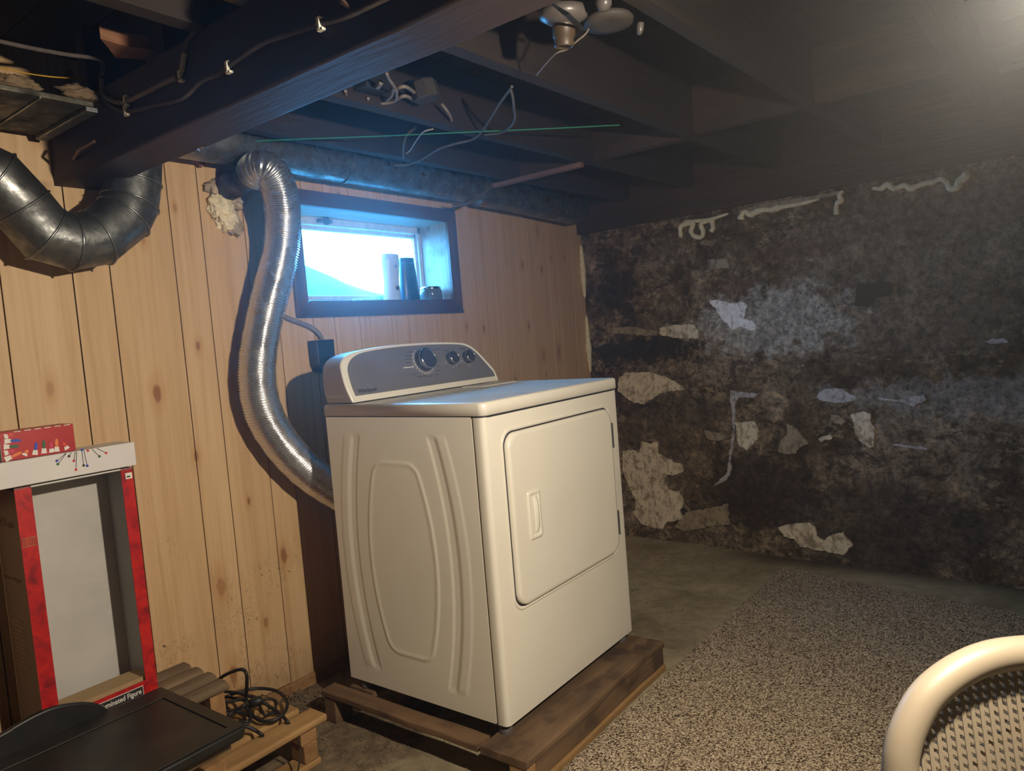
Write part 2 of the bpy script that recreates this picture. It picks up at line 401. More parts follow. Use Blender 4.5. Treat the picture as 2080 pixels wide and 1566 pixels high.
# ---- mesh building
class MB:
    def __init__(s): s.v = []; s.f = []; s.mi = []; s.sm = []; s.cur = 0; s.smooth = False
    def add(s, vs, fs, smooth=None):
        o = len(s.v); s.v += [tuple(v) for v in vs]
        for q in fs:
            s.f.append([o + i for i in q]); s.mi.append(s.cur); s.sm.append(s.smooth if smooth is None else smooth)
        return s
    def box(s, a, b, mat=None):
        x0, y0, z0 = a; x1, y1, z1 = b
        vs = [Vector(q) for q in ((x0, y0, z0), (x1, y0, z0), (x1, y1, z0), (x0, y1, z0), (x0, y0, z1), (x1, y0, z1), (x1, y1, z1), (x0, y1, z1))]
        if mat: vs = [mat @ v for v in vs]
        return s.add(vs, [(0, 3, 2, 1), (4, 5, 6, 7), (0, 1, 5, 4), (1, 2, 6, 5), (2, 3, 7, 6), (3, 0, 4, 7)], False)
    def loft(s, rings, closed=True, caps=True, smooth=True):
        n = len(rings[0]); vs = [v for r_ in rings for v in r_]; fs = []
        for i in range(len(rings) - 1):
            for j in range(n if closed else n - 1):
                k = (j + 1) % n
                fs.append((i * n + j, i * n + k, (i + 1) * n + k, (i + 1) * n + j))
        s.add(vs, fs, smooth)
        if caps:
            s.add(rings[0], [tuple(reversed(range(n)))], False); s.add(rings[-1], [tuple(range(n))], False)
        return s
    def tube(s, pts, rad, seg=10, caps=True, smooth=True, flat=None):
        pts = [Vector(p) for p in pts]; n = len(pts); rings = []
        T = []
        for i in range(n):
            t = pts[min(i + 1, n - 1)] - pts[max(i - 1, 0)]
            T.append(t.normalized() if t.length > 1e-9 else Vector((0, 0, 1)))
        up = Vector((0, 0, 1)) if abs(T[0].z) < .9 else Vector((0, 1, 0))
        N = T[0].cross(up).normalized()
        for i in range(n):
            N = (N - T[i] * N.dot(T[i])).normalized(); B = T[i].cross(N)
            r_ = rad(i / (n - 1)) if callable(rad) else (rad[i] if isinstance(rad, (list, tuple)) else rad)
            q = 1 if flat is None else flat
            rings.append([pts[i] + (N * math.cos(a) + B * math.sin(a) * q) * r_ for a in [2 * math.pi * k / seg for k in range(seg)]])
        return s.loft(rings, True, caps, smooth)
    def lathe(s, o, prof, seg=24, axis=(0, 0, 1), smooth=True, caps=True):
        o = Vector(o); ax = Vector(axis).normalized()
        a = ax.cross(Vector((0, 1, 0)) if abs(ax.y) < .9 else Vector((1, 0, 0))).normalized(); b = ax.cross(a)
        rings = [[o + ax * h + (a * math.cos(t) + b * math.sin(t)) * r_ for t in [2 * math.pi * k / seg for k in range(seg)]] for r_, h in prof]
        return s.loft(rings, True, caps, smooth)
    def prism(s, poly, dv, smooth=False):
        poly = [Vector(p) for p in poly]; dv = Vector(dv); n = len(poly)
        vs = poly + [p + dv for p in poly]
        return s.add(vs, [tuple(reversed(range(n))), tuple(range(n, 2 * n))] + [(i, (i + 1) % n, n + (i + 1) % n, n + i) for i in range(n)], smooth)

def parent(o, p):
    o.parent = p
    if p is not None and p.type == 'EMPTY': o.matrix_parent_inverse = Matrix.Translation(p.location).inverted()
def obj(name, mb, mat, par=None, bevel=0.0, seg=2, fix=True, wn=False):
    me = bpy.data.meshes.new(name)
    me.from_pydata(mb.v, [], mb.f)
    mats = mat if isinstance(mat, (list, tuple)) else [mat]
    for m in mats: me.materials.append(m)
    me.polygons.foreach_set('material_index', [min(i, len(mats) - 1) for i in mb.mi])
    me.polygons.foreach_set('use_smooth', mb.sm)
    if fix:
        bm = bmesh.new(); bm.from_mesh(me); bmesh.ops.recalc_face_normals(bm, faces=bm.faces); bm.to_mesh(me); bm.free()
    me.update()
    o = bpy.data.objects.new(name, me); C.objects.link(o)
    if par is not None: parent(o, par)
    if bevel:
        b = o.modifiers.new('bevel', 'BEVEL'); b.width = bevel; b.segments = seg; b.limit_method = 'ANGLE'; b.angle_limit = math.radians(35)
    return o
def tag(o, label=None, cat=None, group=None, kind=None):
    if label: o['label'] = label
    if cat: o['category'] = cat
    if group: o['group'] = group
    if kind: o['kind'] = kind
    return o
def thing(name, loc, label, cat, group=None):
    o = bpy.data.objects.new(name, None); C.objects.link(o); o.location = loc; o.empty_display_size = .05
    return tag(o, label, cat, group)
def struct(name, loc=(0, 0, 0)):
    o = bpy.data.objects.new(name, None); C.objects.link(o); o.location = loc; o['kind'] = 'structure'; o.empty_display_size = .05
    return o
def box(name, a, b, mat, par=None, bevel=0.0, mtx=None, seg=2):
    return obj(name, MB().box(a, b, mtx), mat, par, bevel, seg)
def crom(pts, n=8):
    pts = [Vector(p) for p in pts]; out = []
    P = [pts[0] * 2 - pts[1]] + pts + [pts[-1] * 2 - pts[-2]]
    for i in range(1, len(P) - 2):
        a, b, c, d_ = P[i - 1:i + 3]
        for k in range(n):
            t = k / n
            out.append(.5 * ((2 * b) + (c - a) * t + (2 * a - 5 * b + 4 * c - d_) * t * t + (3 * b - a - 3 * c + d_) * t ** 3))
    out.append(pts[-1]); return out
def text(name, s, size, mtx, mat, par, depth=.0006, bold=0.0, sx=1.0, align='LEFT'):
    cu = bpy.data.curves.new(name, 'FONT'); cu.body = s; cu.size = size; cu.extrude = depth; cu.offset = bold; cu.align_x = align
    to = bpy.data.objects.new(name + '_tmp', cu); C.objects.link(to)
    dg = bpy.context.evaluated_depsgraph_get()
    me = bpy.data.meshes.new_from_object(to.evaluated_get(dg))
    C.objects.unlink(to); bpy.data.objects.remove(to)
    me.transform(Matrix.Diagonal((sx, 1, 1, 1))); me.transform(mtx); me.materials.clear(); me.materials.append(mat); me.name = name
    o = bpy.data.objects.new(name, me); C.objects.link(o); parent(o, par); return o
def frame(o, x, y, z):
    m = Matrix((Vector(x), Vector(y), Vector(z))).transposed().to_4x4(); m.translation = Vector(o); return m
def lump(c_, r_, seed, squash=.55, n1=44, n2=30):
    mb = MB(); vs = []
    for j in range(n2 + 1):
        th = math.pi * j / n2
        for i_ in range(n1):
            ph = 2 * math.pi * i_ / n1
            dr = Vector((math.sin(th) * math.cos(ph), math.sin(th) * math.sin(ph), math.cos(th)))
            k_ = 1 + .35 * mnoise.fractal(dr * 2.2 + Vector((seed, seed, 0)), 1, 2, 4) + .16 * mnoise.noise(dr * 9 + Vector((0, seed, 0))) + .08 * mnoise.noise(dr * 19)
            vs.append((c_[0] + dr.x * r_[0] * k_, c_[1] + dr.y * r_[1] * k_ * squash, c_[2] + dr.z * r_[2] * k_))
    mb.add(vs, [(j * n1 + i_, j * n1 + (i_ + 1) % n1, (j + 1) * n1 + (i_ + 1) % n1, (j + 1) * n1 + i_) for j in range(n2) for i_ in range(n1)], True)
    return mb
def ragged(poly, step=.005, amp=.007, seed=0):
    out = []; n = len(poly)
    for i in range(n):
        a = Vector(poly[i]); b = Vector(poly[(i + 1) % n]); k = max(1, int((b - a).length / step))
        for j in range(k):
            p = a.lerp(b, j / k)
            w = Vector((0, mnoise.noise(p * 60 + Vector((seed, 0, 3))), mnoise.noise(p * 60 + Vector((9, seed, 0)))))
            w2 = Vector((0, mnoise.noise(p * 210 + Vector((seed, 7, 3))), mnoise.noise(p * 210 + Vector((2, seed, 5)))))
            out.append(p + w * amp + w2 * amp * .5)
    return out

FZ = -0.135            # floor level
YW = 0.98              # face of the board wall
WH = 0.898; WD = 0.649; WW = 0.737      # dryer height, depth, width
TOP = 1.76             # underside of the joists

# ------------------------------------------------------------------ room shell
# floor: uneven slab
mb = MB(); xs = [-2.6 + i * .05 for i in range(100)]; ys = [-3.2 + i * .05 for i in range(88)]
vs = [(x, y, FZ + min(0.0, mnoise.fractal(Vector((x * 3, y * 3, 0)), 1, 2, 4) * .006)) for y in ys for x in xs]
n = len(xs)
mb.add(vs, [(j * n + i, j * n + i + 1, (j + 1) * n + i + 1, (j + 1) * n + i) for j in range(len(ys) - 1) for i in range(n - 1)], True)
x0, x1, y0, y1 = xs[0], xs[-1], ys[0], ys[-1]
mb.box((x0, y0, FZ - .2), (x1, y1, FZ - .05))
fl = obj('floor', mb, M['floor'], fix=False); fl['kind'] = 'structure'

# right wall: scoured concrete with real relief
def wx(y): return 2.2 + 0.065 * (y - .98)
mb = MB(); ys = [-3.2 + .0125 * i for i in range(int(4.24 / .0125))]; zs = [FZ - .03 + .0125 * i for i in range(int(1.93 / .0125))]
def rel(y, z):
    p = Vector((0, y, z))
    a = mnoise.fractal(p * 5, 1, 2.1, 3) * .008
    b = abs(mnoise.noise(p * 17 + Vector((3, 0, 0)))) * .006
    rough_ = max(0, 1 - ((y + .08) / .55) ** 2 - ((z - 1.05) / .24) ** 2)
    c_ = mnoise.turbulence(p * 24, 4, False) * .014 * rough_
    return max(0.0005, .006 + a + b + c_ - rough_ * .006)
n = len(ys)
mb.add([(wx(y) + rel(y, z), y, z) for z in zs for y in ys],
       [(j * n + i, (j + 1) * n + i, (j + 1) * n + i + 1, j * n + i + 1) for j in range(len(zs) - 1) for i in range(n - 1)], True)
mb.prism([(wx(-3.2) + .1, -3.2, FZ - .05), (wx(1.05) + .1, 1.05, FZ - .05), (wx(1.05) + .3, 1.05, FZ - .05), (wx(-3.2) + .3, -3.2, FZ - .05)], (0, 0, 2.3))
wr = obj('wall_right', mb, M['wall'], fix=False); wr['kind'] = 'structure'

def cw(pts): return [(1150 + a / 1.957, 380 + b / 1.957) for a, b in pts]
def onwall(u, v, off=0.0):
    x = 2.15
    for _ in range(6):
        p = at(u, v, 0, x); x = wx(p.y) - off
    return at(u, v, 0, x)
patches = [
 ('plaster_w', [(570,450),(610,452),(650,462),(700,455),(718,470),(712,500),(705,525),(740,530),(765,560),(735,570),(690,555),(660,570),(640,545),(615,520),(600,485),(575,465)]),
 ('plaster', [(375,560),(440,548),(505,545),(528,575),(525,600),(470,603),(410,595),(370,585)]),
 ('plaster_d', [(180,560),(260,555),(330,565),(372,575),(360,592),(250,585),(190,580)]),
 ('plaster', [(235,740),(330,735),(400,755),(465,795),(468,808),(400,812),(360,830),(310,862),(265,855),(230,830),(205,810),(210,760)]),
 ('plaster', [(300,1010),(330,1020),(362,1010),(365,1060),(400,1075),(430,1095),(465,1105),(468,1130),(430,1145),(400,1140),(385,1175),(410,1205),(450,1210),(470,1255),(450,1290),(470,1320),(400,1330),(380,1360),(300,1340),(270,1300),(280,1250),(250,1190),(225,1130),(225,1050),(260,1045),(290,1055)]),
 ('plaster', [(675,935),(750,932),(768,970),(760,1005),(720,1045),(690,1030),(680,990)]),
 ('plaster_d', [(550,965),(640,985),(650,1000),(600,1010),(560,1000)]),
 ('plaster_d', [(875,940),(905,950),(935,985),(965,1020),(930,1035),(910,1060),(870,1062),(845,1050),(850,1010),(880,985)]),
 ('plaster', [(1130,905),(1180,893),(1215,900),(1210,930),(1228,960),(1222,1030),(1205,1035),(1180,1020),(1150,985),(1145,945)]),
 ('plaster_g', [(1000,820),(1040,800),(1090,800),(1150,830),(1160,850),(1080,860),(1020,850),(995,838)]),
 ('plaster', [(840,1350),(900,1338),(970,1335),(990,1350),(1000,1390),(1020,1405),(1060,1380),(1100,1370),(1120,1400),(1140,1420),(1110,1460),(1060,1455),(990,1440),(930,1430),(910,1400),(870,1390)]),
 ('plaster_g', [(1230,830),(1300,845),(1350,840),(1420,825),(1430,845),(1380,870),(1330,855),(1240,845)]),
 ('plaster_g', [(1270,1020),(1350,1025),(1440,1035),(1430,1045),(1340,1035)]),
 ('plaster_d', [(480,1290),(560,1280),(640,1260),(650,1340),(560,1350),(470,1370),(430,1350)]),
 ('plaster', [(1000,1000),(1055,980),(1060,1000),(1010,1010)]),
 ('plaster_g', [(1660,610),(1740,600),(1760,620),(1670,622)]),
 ('plaster_d', [(560,290),(640,285),(650,320),(570,325)]),
 ('plaster_p', [(860,175),(930,160),(940,180),(880,190)]),
 ('plaster_g', [(650,810),(700,815),(770,822),(740,838),(690,835),(672,860),(668,1000),(655,1080),(660,1120),(640,1160),(580,1195),(640,1135),(650,1050),(662,960),(655,860)]),
 ('plaster_d', [(1045,905),(1085,905),(1110,930),(1095,950),(1060,930)]),
]
for i, (mk, pts) in enumerate(patches):
    poly = ragged([onwall(u, v, .001) for u, v in cw(pts)], seed=i)
    th = .003 + .0015 * (i % 3)
    poly = [Vector((wx(p.y) - th, p.y, p.z)) for p in poly]
    obj('plaster_patch', MB().prism(poly, (.03, 0, 0)), M[mk], wr)
pts = ragged([onwall(u, v) for u, v in cw([(1155,385),(1295,380),(1298,430),(1235,440),(1205,475),(1145,475)])], amp=.008, seed=77)
obj('cement_patch', MB().prism([Vector((wx(p.y) - .002, p.y, p.z)) for p in pts], (.03, 0, 0)), M['dark_stone'], wr)

# sill timber on top of the concrete wall, pale mortar strip under it
sill = MB()
sill.prism([(wx(-3.2) - .03, -3.2, 1.615), (wx(.98) - .03, .98, 1.625), (wx(.98) + .2, .98, 1.625), (wx(-3.2) + .2, -3.2, 1.615)], (0, 0, .145))
t1 = obj('trim_1', sill, M['block']); t1['kind'] = 'structure'
rim = MB().prism([(wx(-3.2) - .008, -3.2, 1.762), (wx(.98) - .008, .98, 1.762), (wx(.98) + .02, .98, 1.762), (wx(-3.2) + .02, -3.2, 1.762)], (0, 0, .18))
t2 = obj('trim_2', rim, M['block']); t2['kind'] = 'structure'
ms = [onwall(u, v, .012) for u, v in ((1500, 428), (1560, 412), (1640, 400), (1700, 388), (1706, 394), (1640, 408), (1570, 424), (1502, 444))]
obj('mortar_strip', MB().prism(ragged(ms, .02, .004, 5), (.03, 0, 0)), M['plaster_d'], wr)

# ceiling: subfloor boards, joists, blocking
ceil = struct('ceiling', (0.5, -1, 2.0))
x = -2.5; i = 0
while x < 2.4:
    w = .14
    box('plank', (x, -3.15, 1.945 + .003 * (i % 2)), (x + w - .006, 1.05, 1.968), M['deck'], ceil, .002); x += w; i += 1
box('upper_floor', (-2.6, -3.2, 1.97), (2.5, 1.2, 2.05), M['deck'], ceil)
def joist(y, x0=-.62, x1=2.26, skew=-.043, h=.185, w=.045, z=TOP, nm='joist', mat='joist'):
    mb = MB(); N = 14; rings = []
    for k in range(N + 1):
        t = k / N; xx = x0 + (x1 - x0) * t; yy = y + skew * (xx + .13)
        j = mnoise.noise(Vector((xx * 3, y * 7, 1))) * .004
        rings.append([(xx, yy - w / 2, z + j), (xx, yy + w / 2, z + j * .6), (xx, yy + w / 2, z + h), (xx, yy - w / 2, z + h)])
    mb.loft(rings, True, True, False)
    return obj(nm, mb, M[mat], ceil, .003)
for y in (.745, .365, -.085, -.52, -.955, -1.39, -1.83, -2.27): joist(y, x0=-.572)
for y in (.20, -.30, -.78): joist(y, -2.5, -.535, 0.0)
for (x, ya, yb) in ((1.20, -.115, .30), (1.15, -.985, -.585), (1.17, -.55, -.16), (1.2, .33, .69)):
    box('blocking', (x, ya, TOP + .005), (x + .045, yb, TOP + .18), M['block'], ceil, .003)

# board wall with the window hole
wb = struct('wall_back', (0.6, YW, FZ))
GR = [-2.5, -2.32, -2.2, -2.02, -1.9, -1.73, -1.63, -1.45, -1.35, -1.16, -1.05, -.93, -.842, -.742, -.565, -.462, -.263, -.159, -.003, .098, .247, .347, .472, .647, .747, .945, 1.046, 1.198, 1.296, 1.449, 1.551, 1.667, 1.847, 1.93, 2.08, 2.21]
WX0, WX1, WZ0, WZ1 = .205, 1.045, 1.235, 1.63       # rough opening
def plank(x0, x1, z0, z1):
    g = .0017; c = .0005; y = YW
    prof = [(x0 + g, y + .02), (x0 + g, y + c), (x0 + g + c, y), (x1 - g - c, y), (x1 - g, y + c), (x1 - g, y + .02)]
    mb = MB().prism([(a, b, z0) for a, b in prof], (0, 0, z1 - z0))
    obj('plank', mb, M['pine'], wb)
for a, b in zip(GR[:-1], GR[1:]):
    bot = FZ + .035 + random.uniform(-.008, .008)
    if b <= WX0 or a >= WX1: plank(a, b, bot, 1.95)
    else:
        plank(a, b, bot, WZ0); plank(a, b, WZ1, 1.95)
        if a < WX0 - .03: plank(a, WX0, WZ0, WZ1)
        if b > WX1 + .03: plank(WX1, b, WZ0, WZ1)
mb = MB()
for a, b in (((-2.6, YW + .021, FZ - .1), (WX0, YW + .17, 2.0)), ((WX1, YW + .021, FZ - .1), (2.5, YW + .17, 2.0)), ((WX0, YW + .021, FZ - .1), (WX1, YW + .17, WZ0)), ((WX0, YW + .021, WZ1), (WX1, YW + .17, 2.0))): mb.box(a, b)
obj('backing', mb, M['room_dark'], wb)
box('bottom_rail', (-.6, YW - .012, FZ - .005), (2.2, YW + .02, FZ + .04), M['pallet_newy'], wb, .004)
# unseen walls close the room
o = box('wall_left', (-2.6, -3.2, FZ - .1), (-2.5, 1.2, 2.0), M['room_dark']); o['kind'] = 'structure'
o = box('wall_front', (-2.6, -3.3, FZ - .1), (2.5, -3.2, 2.0), M['room_dark']); o['kind'] = 'structure'

# ------------------------------------------------------------------ window
win = struct('window_1', (.63, YW, 1.2))
ox0, ox1, oz0, oz1 = .169, 1.087, 1.197, 1.664; ix0, ix1, iz0, iz1 = .222, 1.027, 1.258, 1.607
def casing(q, mat, proud=.018):
    obj('casing_board', MB().prism([(a, YW - proud, b) for a, b in q], (0, proud, 0)), M[mat], win, .003)
casing([(ox0, oz0), (ox1, oz0), (ix1, iz0), (ix0, iz0)], 'trim', .028)
casing([(ox0, oz1), (ix0, iz1), (ix1, iz1), (ox1, oz1)], 'trim', .022)
casing([(ox0, oz0), (ix0, iz0), (ix0, iz1), (ox0, oz1)], 'trimv')
casing([(ox1, oz0), (ox1, oz1), (ix1, iz1), (ix1, iz0)], 'trimv')
yb = 1.165
box('jamb_board', (ix1, YW - .004, iz0 - .01), (ix1 + .016, yb + .03, iz1 + .01), M['jamb'], win, .002)
box('jamb_board', (ix0 - .016, YW - .004, iz0 - .01), (ix0, yb + .03, iz1 + .01), M['jamb'], win, .002)
box('head_board', (ix0 - .016, YW - .004, iz1), (ix1 + .016, yb + .03, iz1 + .016), M['head'], win, .002)
box('sill_board', (ix0 - .016, YW - .004, iz0 - .016), (ix1 + .016, yb + .03, iz0), M['head'], win, .002)
fr = MB()
f0 = .022
for a, b in (((ix0, 1.135, iz0), (ix0 + f0, yb, iz1)), ((ix1 - f0, 1.135, iz0), (ix1, yb, iz1)), ((ix0, 1.135, iz1 - .03), (ix1, yb, iz1)), ((ix0, 1.135, iz0), (ix1, yb, iz0 + .016))): fr.box(a, b)
obj('window_frame', fr, M['sash'], win, .002)
sh = MB(); s0 = .022
a0, a1, b0, b1 = ix0 + f0 + .002, ix1 - f0 - .002, iz0 + .018, iz1 - .032
for a, b in (((a0, 1.145, b0), (a0 + .014, 1.168, b1)), ((a1 - .014, 1.145, b0), (a1, 1.168, b1)), ((a0, 1.145, b1 - .018), (a1, 1.168, b1)), ((a0, 1.145, b0), (a1, 1.168, b0 + .018))): sh.box(a, b)
sash = obj('sash', sh, M['sash'], win, .002)
box('pane', (a0 + .012, 1.156, b0 + .016), (a1 - .012, 1.159, b1 - .016), M['glass'], sash)
lt = MB().box((.43, 1.118, 1.585), (.50, 1.136, 1.6)).box((.455, 1.11, 1.578), (.475, 1.12, 1.606))
obj('latch', lt, M['dull_disc'], win, .002)
lt = MB().box((.40, 1.122, iz0 + .003), (.60, 1.146, iz0 + .014)).box((.57, 1.105, iz0 + .004), (.605, 1.13, iz0 + .018))
obj('sash_rail', lt, M['galv_dull'], win, .002)
# frosty bank in the well outside
mb = MB(); N = 40
vs = []
for j in range(N):
    for i_ in range(N):
        X = -1.2 + 4.2 * i_ / (N - 1); Y = 1.19 + 1.6 * j / (N - 1)
        ridge = 1.325 + .17 / (1 + math.exp((X - .78) / .11))
        t_ = min(1, (Y - 1.19) / .3); t_ = t_ * t_ * (3 - 2 * t_)
        vs.append((X, Y, 1.215 + (ridge - 1.215) * t_ - max(0, Y - 1.55) * .12 + (mnoise.noise(Vector((X * 6, Y * 6, 0))) * .03 + mnoise.noise(Vector((X * 17, Y * 17, 4))) * .012) * t_))
mb.add(vs, [(j * N + i_, j * N + i_ + 1, (j + 1) * N + i_ + 1, (j + 1) * N + i_) for j in range(N - 1) for i_ in range(N - 1)], True)
bank = obj('ground', mb, M['snow'], fix=False); bank['kind'] = 'structure'

# ------------------------------------------------------------------ support beam
bm_ = thing('support_beam', (-.525, -1, 1.583), 'massive dark reddish-brown timber beam crossing under the joists to the board wall', 'beam')
mb = MB(); rings = []; N = 40
for k in range(N + 1):
    y = -3.15 + (YW + 3.148) * k / N; j = [mnoise.noise(Vector((y * 4, q * 5, 2))) * .0035 for q in range(4)]
    rings.append([(-.585 + j[0], y, 1.583 + j[1]), (-.463 + j[2], y, 1.583 + j[3]), (-.463 + j[2], y, TOP), (-.585 + j[0], y, TOP)])
mb.loft(rings, True, True, False)
obj('timber', mb, M['beam'], bm_, .006, 3)
for q in (((150, 323), (192, 287), .004), ((700, 2), (712, 14), .005), ((405, 305), (412, 300), .002)):
    a = at(*q[0], 0, -.586); b = at(*q[1], 0, -.592)
    obj('nail', MB().tube([a, (a + b) / 2 + Vector((-.012, 0, 0)), b], q[2], 6), M['nail'], bm_)

# ------------------------------------------------------------------ dryer
D = thing('clothes_dryer', (WW / 2, WD / 2, -.03), 'white front-loading clothes dryer standing on a wooden pallet', 'dryer')
# left side panel with stamped relief
def sst(x, a, b):
    t = min(1, max(0, (x - a) / (b - a))); return t * t * (3 - 2 * t)
def emboss(y, z):
    yc = abs(y - .355); zz = (z - .43) / .37
    if abs(zz) > 1.25: return 0
    e = .2 - .052 * zz * zz
    endf = 1 - sst(abs(zz), .97, 1.03)
    q = yc - e
    h = -.0022 * (sst(q, -.008, 0) - sst(q, .020, .030)) * endf
    h += .0014 * (sst(q, .028, .037) - sst(q, .060, .070)) * endf
    w = .143 - .055 * ((z - .425) / .3) ** 2; hh = .3 - abs(z - .425)
    dx_, dz_ = w - yc, hh
    r_ = .04
    dd = min(dx_, dz_) if (dx_ > r_ or dz_ > r_) else r_ - math.hypot(r_ - dx_, r_ - dz_)
    h += .0022 * sst(dd, -.004, .004) - .0016 * sst(dd, .004, .02)
    return h
mb = MB(); ny, nz = 155, 218; y0, y1, z0, z1 = .041, WD, 0.0, .858
vs = [(-emboss(y0 + (y1 - y0) * i / ny, z0 + (z1 - z0) * j / nz), y0 + (y1 - y0) * i / ny, z0 + (z1 - z0) * j / nz) for j in range(nz + 1) for i in range(ny + 1)]
n = ny + 1
mb.add(vs, [(j * n + i, j * n + i + 1, (j + 1) * n + i + 1, (j + 1) * n + i)[::-1] for j in range(nz) for i in range(ny)], True)
obj('side_panel', mb, M['enamel'], D, fix=False)
cab = MB().box((.003, .041, 0), (WW, WD, .858))
obj('cabinet', cab, M['enamel'], D, .002)
# front panel: rounded vertical edges
def rrect2(x0, x1, y0, y1, r, n=6):
    out = []
    for cx, cy, a0 in ((x1 - r, y1 - r, 0), (x0 + r, y1 - r, 90), (x0 + r, y0 + r, 180), (x1 - r, y0 + r, 270)):
        for k in range(n + 1):
            a = math.radians(a0 + 90 * k / n); out.append((cx + r * math.cos(a), cy + r * math.sin(a)))
    return out
def frontprof(r=.016, y1=.0365):
    out = [(WW, y1), (0, y1)]
    for k in range(7):
        a = math.radians(180 + 90 * k / 6); out.append((r + r * math.cos(a), r + r * math.sin(a)))
    for k in range(7):
        a = math.radians(270 + 90 * k / 6); out.append((WW - r + r * math.cos(a), r + r * math.sin(a)))
    return out
fp = frontprof()
mb = MB(); mb.loft([[(a, b, z) for a, b in fp] for z in (0, .856)], True, True, True)
obj('front_panel', mb, M['enamel'], D, .003)
# door
DX0, DX1, DZ0, DZ1 = .082, .664, .308, .800
door_o = rrect2(DX0, DX1, DZ0, DZ1, .042, 8)
def inset(pts, d_, cx, cz): return [(x + (d_ if x < cx else -d_), z + (d_ if z < cz else -d_)) for x, z in pts]
cxm, czm = (DX0 + DX1) / 2, (DZ0 + DZ1) / 2
mb = MB()
rings = [[(x, -.0005, z) for x, z in door_o], [(x, -.0105, z) for x, z in inset(door_o, .001, cxm, czm)], [(x, -.0135, z) for x, z in inset(door_o, .0045, cxm, czm)], [(x, -.0142, z) for x, z in inset(door_o, .012, cxm, czm)]]
mb.loft(rings, True, True, True)
door = obj('door', mb, M['enamel'], D)
gap = MB(); gi = inset(door_o, -.0045, cxm, czm); n = len(gi)
gap.loft([[(x, -.0006, z) for x, z in gi], [(x, -.0006, z) for x, z in door_o]], True, False, False)
obj('door_seam', gap, M['ink_dark'], D, fix=False)
# raised bead round the door (stamped lip)
lip = inset(door_o, -.010, cxm, czm)
obj('door_lip', MB().tube([(x, .0004, z) for x, z in lip + lip[:1]], .0038, 8, False), M['enamel'], D)
# handle: recessed pull
hx0, hx1, hz0, hz1 = .150, .212, .482, .623
hp = rrect2(hx0, hx1, hz0, hz1, .008, 4); hc = ((hx0 + hx1) / 2, (hz0 + hz1) / 2)
mb = MB()
hp1 = rrect2(hx0 + .002, hx1 - .002, hz0 + .002, hz1 - .002, .007, 4); hp2 = rrect2(hx0 + .009, hx1 - .009, hz0 + .009, hz1 - .009, .006, 4); hp3 = rrect2(hx0 + .013, hx1 - .013, hz0 + .013, hz1 - .013, .006, 4)
mb.loft([[(x, -.0140, z) for x, z in hp], [(x, -.0180, z) for x, z in hp1], [(x, -.0186, z) for x, z in hp2], [(x, -.0150, z) for x, z in hp3]], True, False, True)
mb.add([(x, -.0150, z) for x, z in hp3], [tuple(range(len(hp3)))], False)
mb.loft([[(hc[0] + .002 + a_ * .010, -.0148 - b_, z) for a_, b_ in ((-1, 0), (-.8, .004 * q), (0, .009 * q), (.8, .010 * q), (1, .004 * q), (1, 0))] for z, q in ((hz0 + .02, .3), (hz0 + .035, .9), (hc[1], 1), (hz1 - .035, .9), (hz1 - .02, .3))], True, True, True)
obj('handle', mb, M['enamel'], door)
for z0, z1 in ((.663, .748), (.363, .446)):
    mb = MB().box((.6665, -.011, z0), (.6735, -.002, z1))
    for k in range(5): mb.lathe((.668, -.012, z0 + (z1 - z0) * k / 5), [(.003, 0), (.003, (z1 - z0) / 5 - .002)], 8)
    obj('hinge', mb, M['steel'], door, .0006)
# lid
def lidprof(e, r=.022):
    out = []
    out += [(WW + e, WD + e), (-e, WD + e)]
    for k in range(9):
        a = math.radians(180 + 90 * k / 8); out.append((r - e + r * math.cos(a), r - e - .004 + r * math.sin(a)))
    for k in range(9):
        a = math.radians(270 + 90 * k / 8); out.append((WW - r + e + r * math.cos(a), r - e - .004 + r * math.sin(a)))
    return out
mb = MB(); mb.loft([[(a, b, z) for a, b in lidprof(e)] for z, e in ((.8605, -.001), (.862, .002), (.890, .002), (.895, 0), (.8975, -.004), (WH, -.010))], True, True, True)
top = obj('top_lid', mb, M['enamel_top'], D)
# the seam under the lid
obj('lid_seam', MB().loft([[(a, b, z) for a, b in lidprof(-.003)] for z in (.855, .862)], True, False, True), M['ink_dark'], D)
# lint-screen flap in the lid
box('lint_flap', (.50, .40, WH - .001), (.70, .50, WH + .003), M['enamel_top'], D, .002)
for x, y in ((.026, .030), (.026, .60), (WW - .045, .030), (WW - .045, .60)):
    obj('foot', MB().lathe((x, y, -.03), [(.019, 0), (.02, .004), (.019, .02), (.012, .022), (.012, .032)], 14), M['cable_pale'], D)
# console
def cs(p): return (-1.478 + .9805 * (p[0] + 1.478), 1.062 + .9805 * (p[1] - 1.062))
PAN = [(.051,.919),(.047,.95),(.048,.992),(.056,1.016),(.082,1.039),(.128,1.053),(.215,1.060),(.304,1.063),(.447,1.062),(.589,1.055),(.65,1.044),(.694,1.017),(.73,.973),(.759,.937),(.764,.918)]
PAN = [cs(p) for p in PAN]
OUT = [(.034,.899),(.029,.92),(.024,.955),(.026,1.0),(.034,1.026),(.062,1.047),(.122,1.060),(.215,1.067),(.304,1.070),(.447,1.069),(.592,1.062),(.658,1.052),(.703,1.024),(.742,.98),(.772,.94),(.776,.899)]
OUT = [cs(p) for p in OUT]
def smoothpoly(P_, n=4):
    q = crom([(a, 0, b) for a, b in P_], n); return [(v.x, v.z) for v in q]
OUTs, PANs = smoothpoly(OUT), smoothpoly(PAN)
YB, ZB, LEAN = .512, .902, .31
def fy(z, off=0.0): return YB + LEAN * (z - ZB) - off
cxo = .375
def shrink(P_, d_):
    return [(x + d_ * (1 if x < cxo else -1) * min(1, abs(x - cxo) / .2), max(.8985, z - d_ * (1 if z > .93 else -.0))) for x, z in P_]
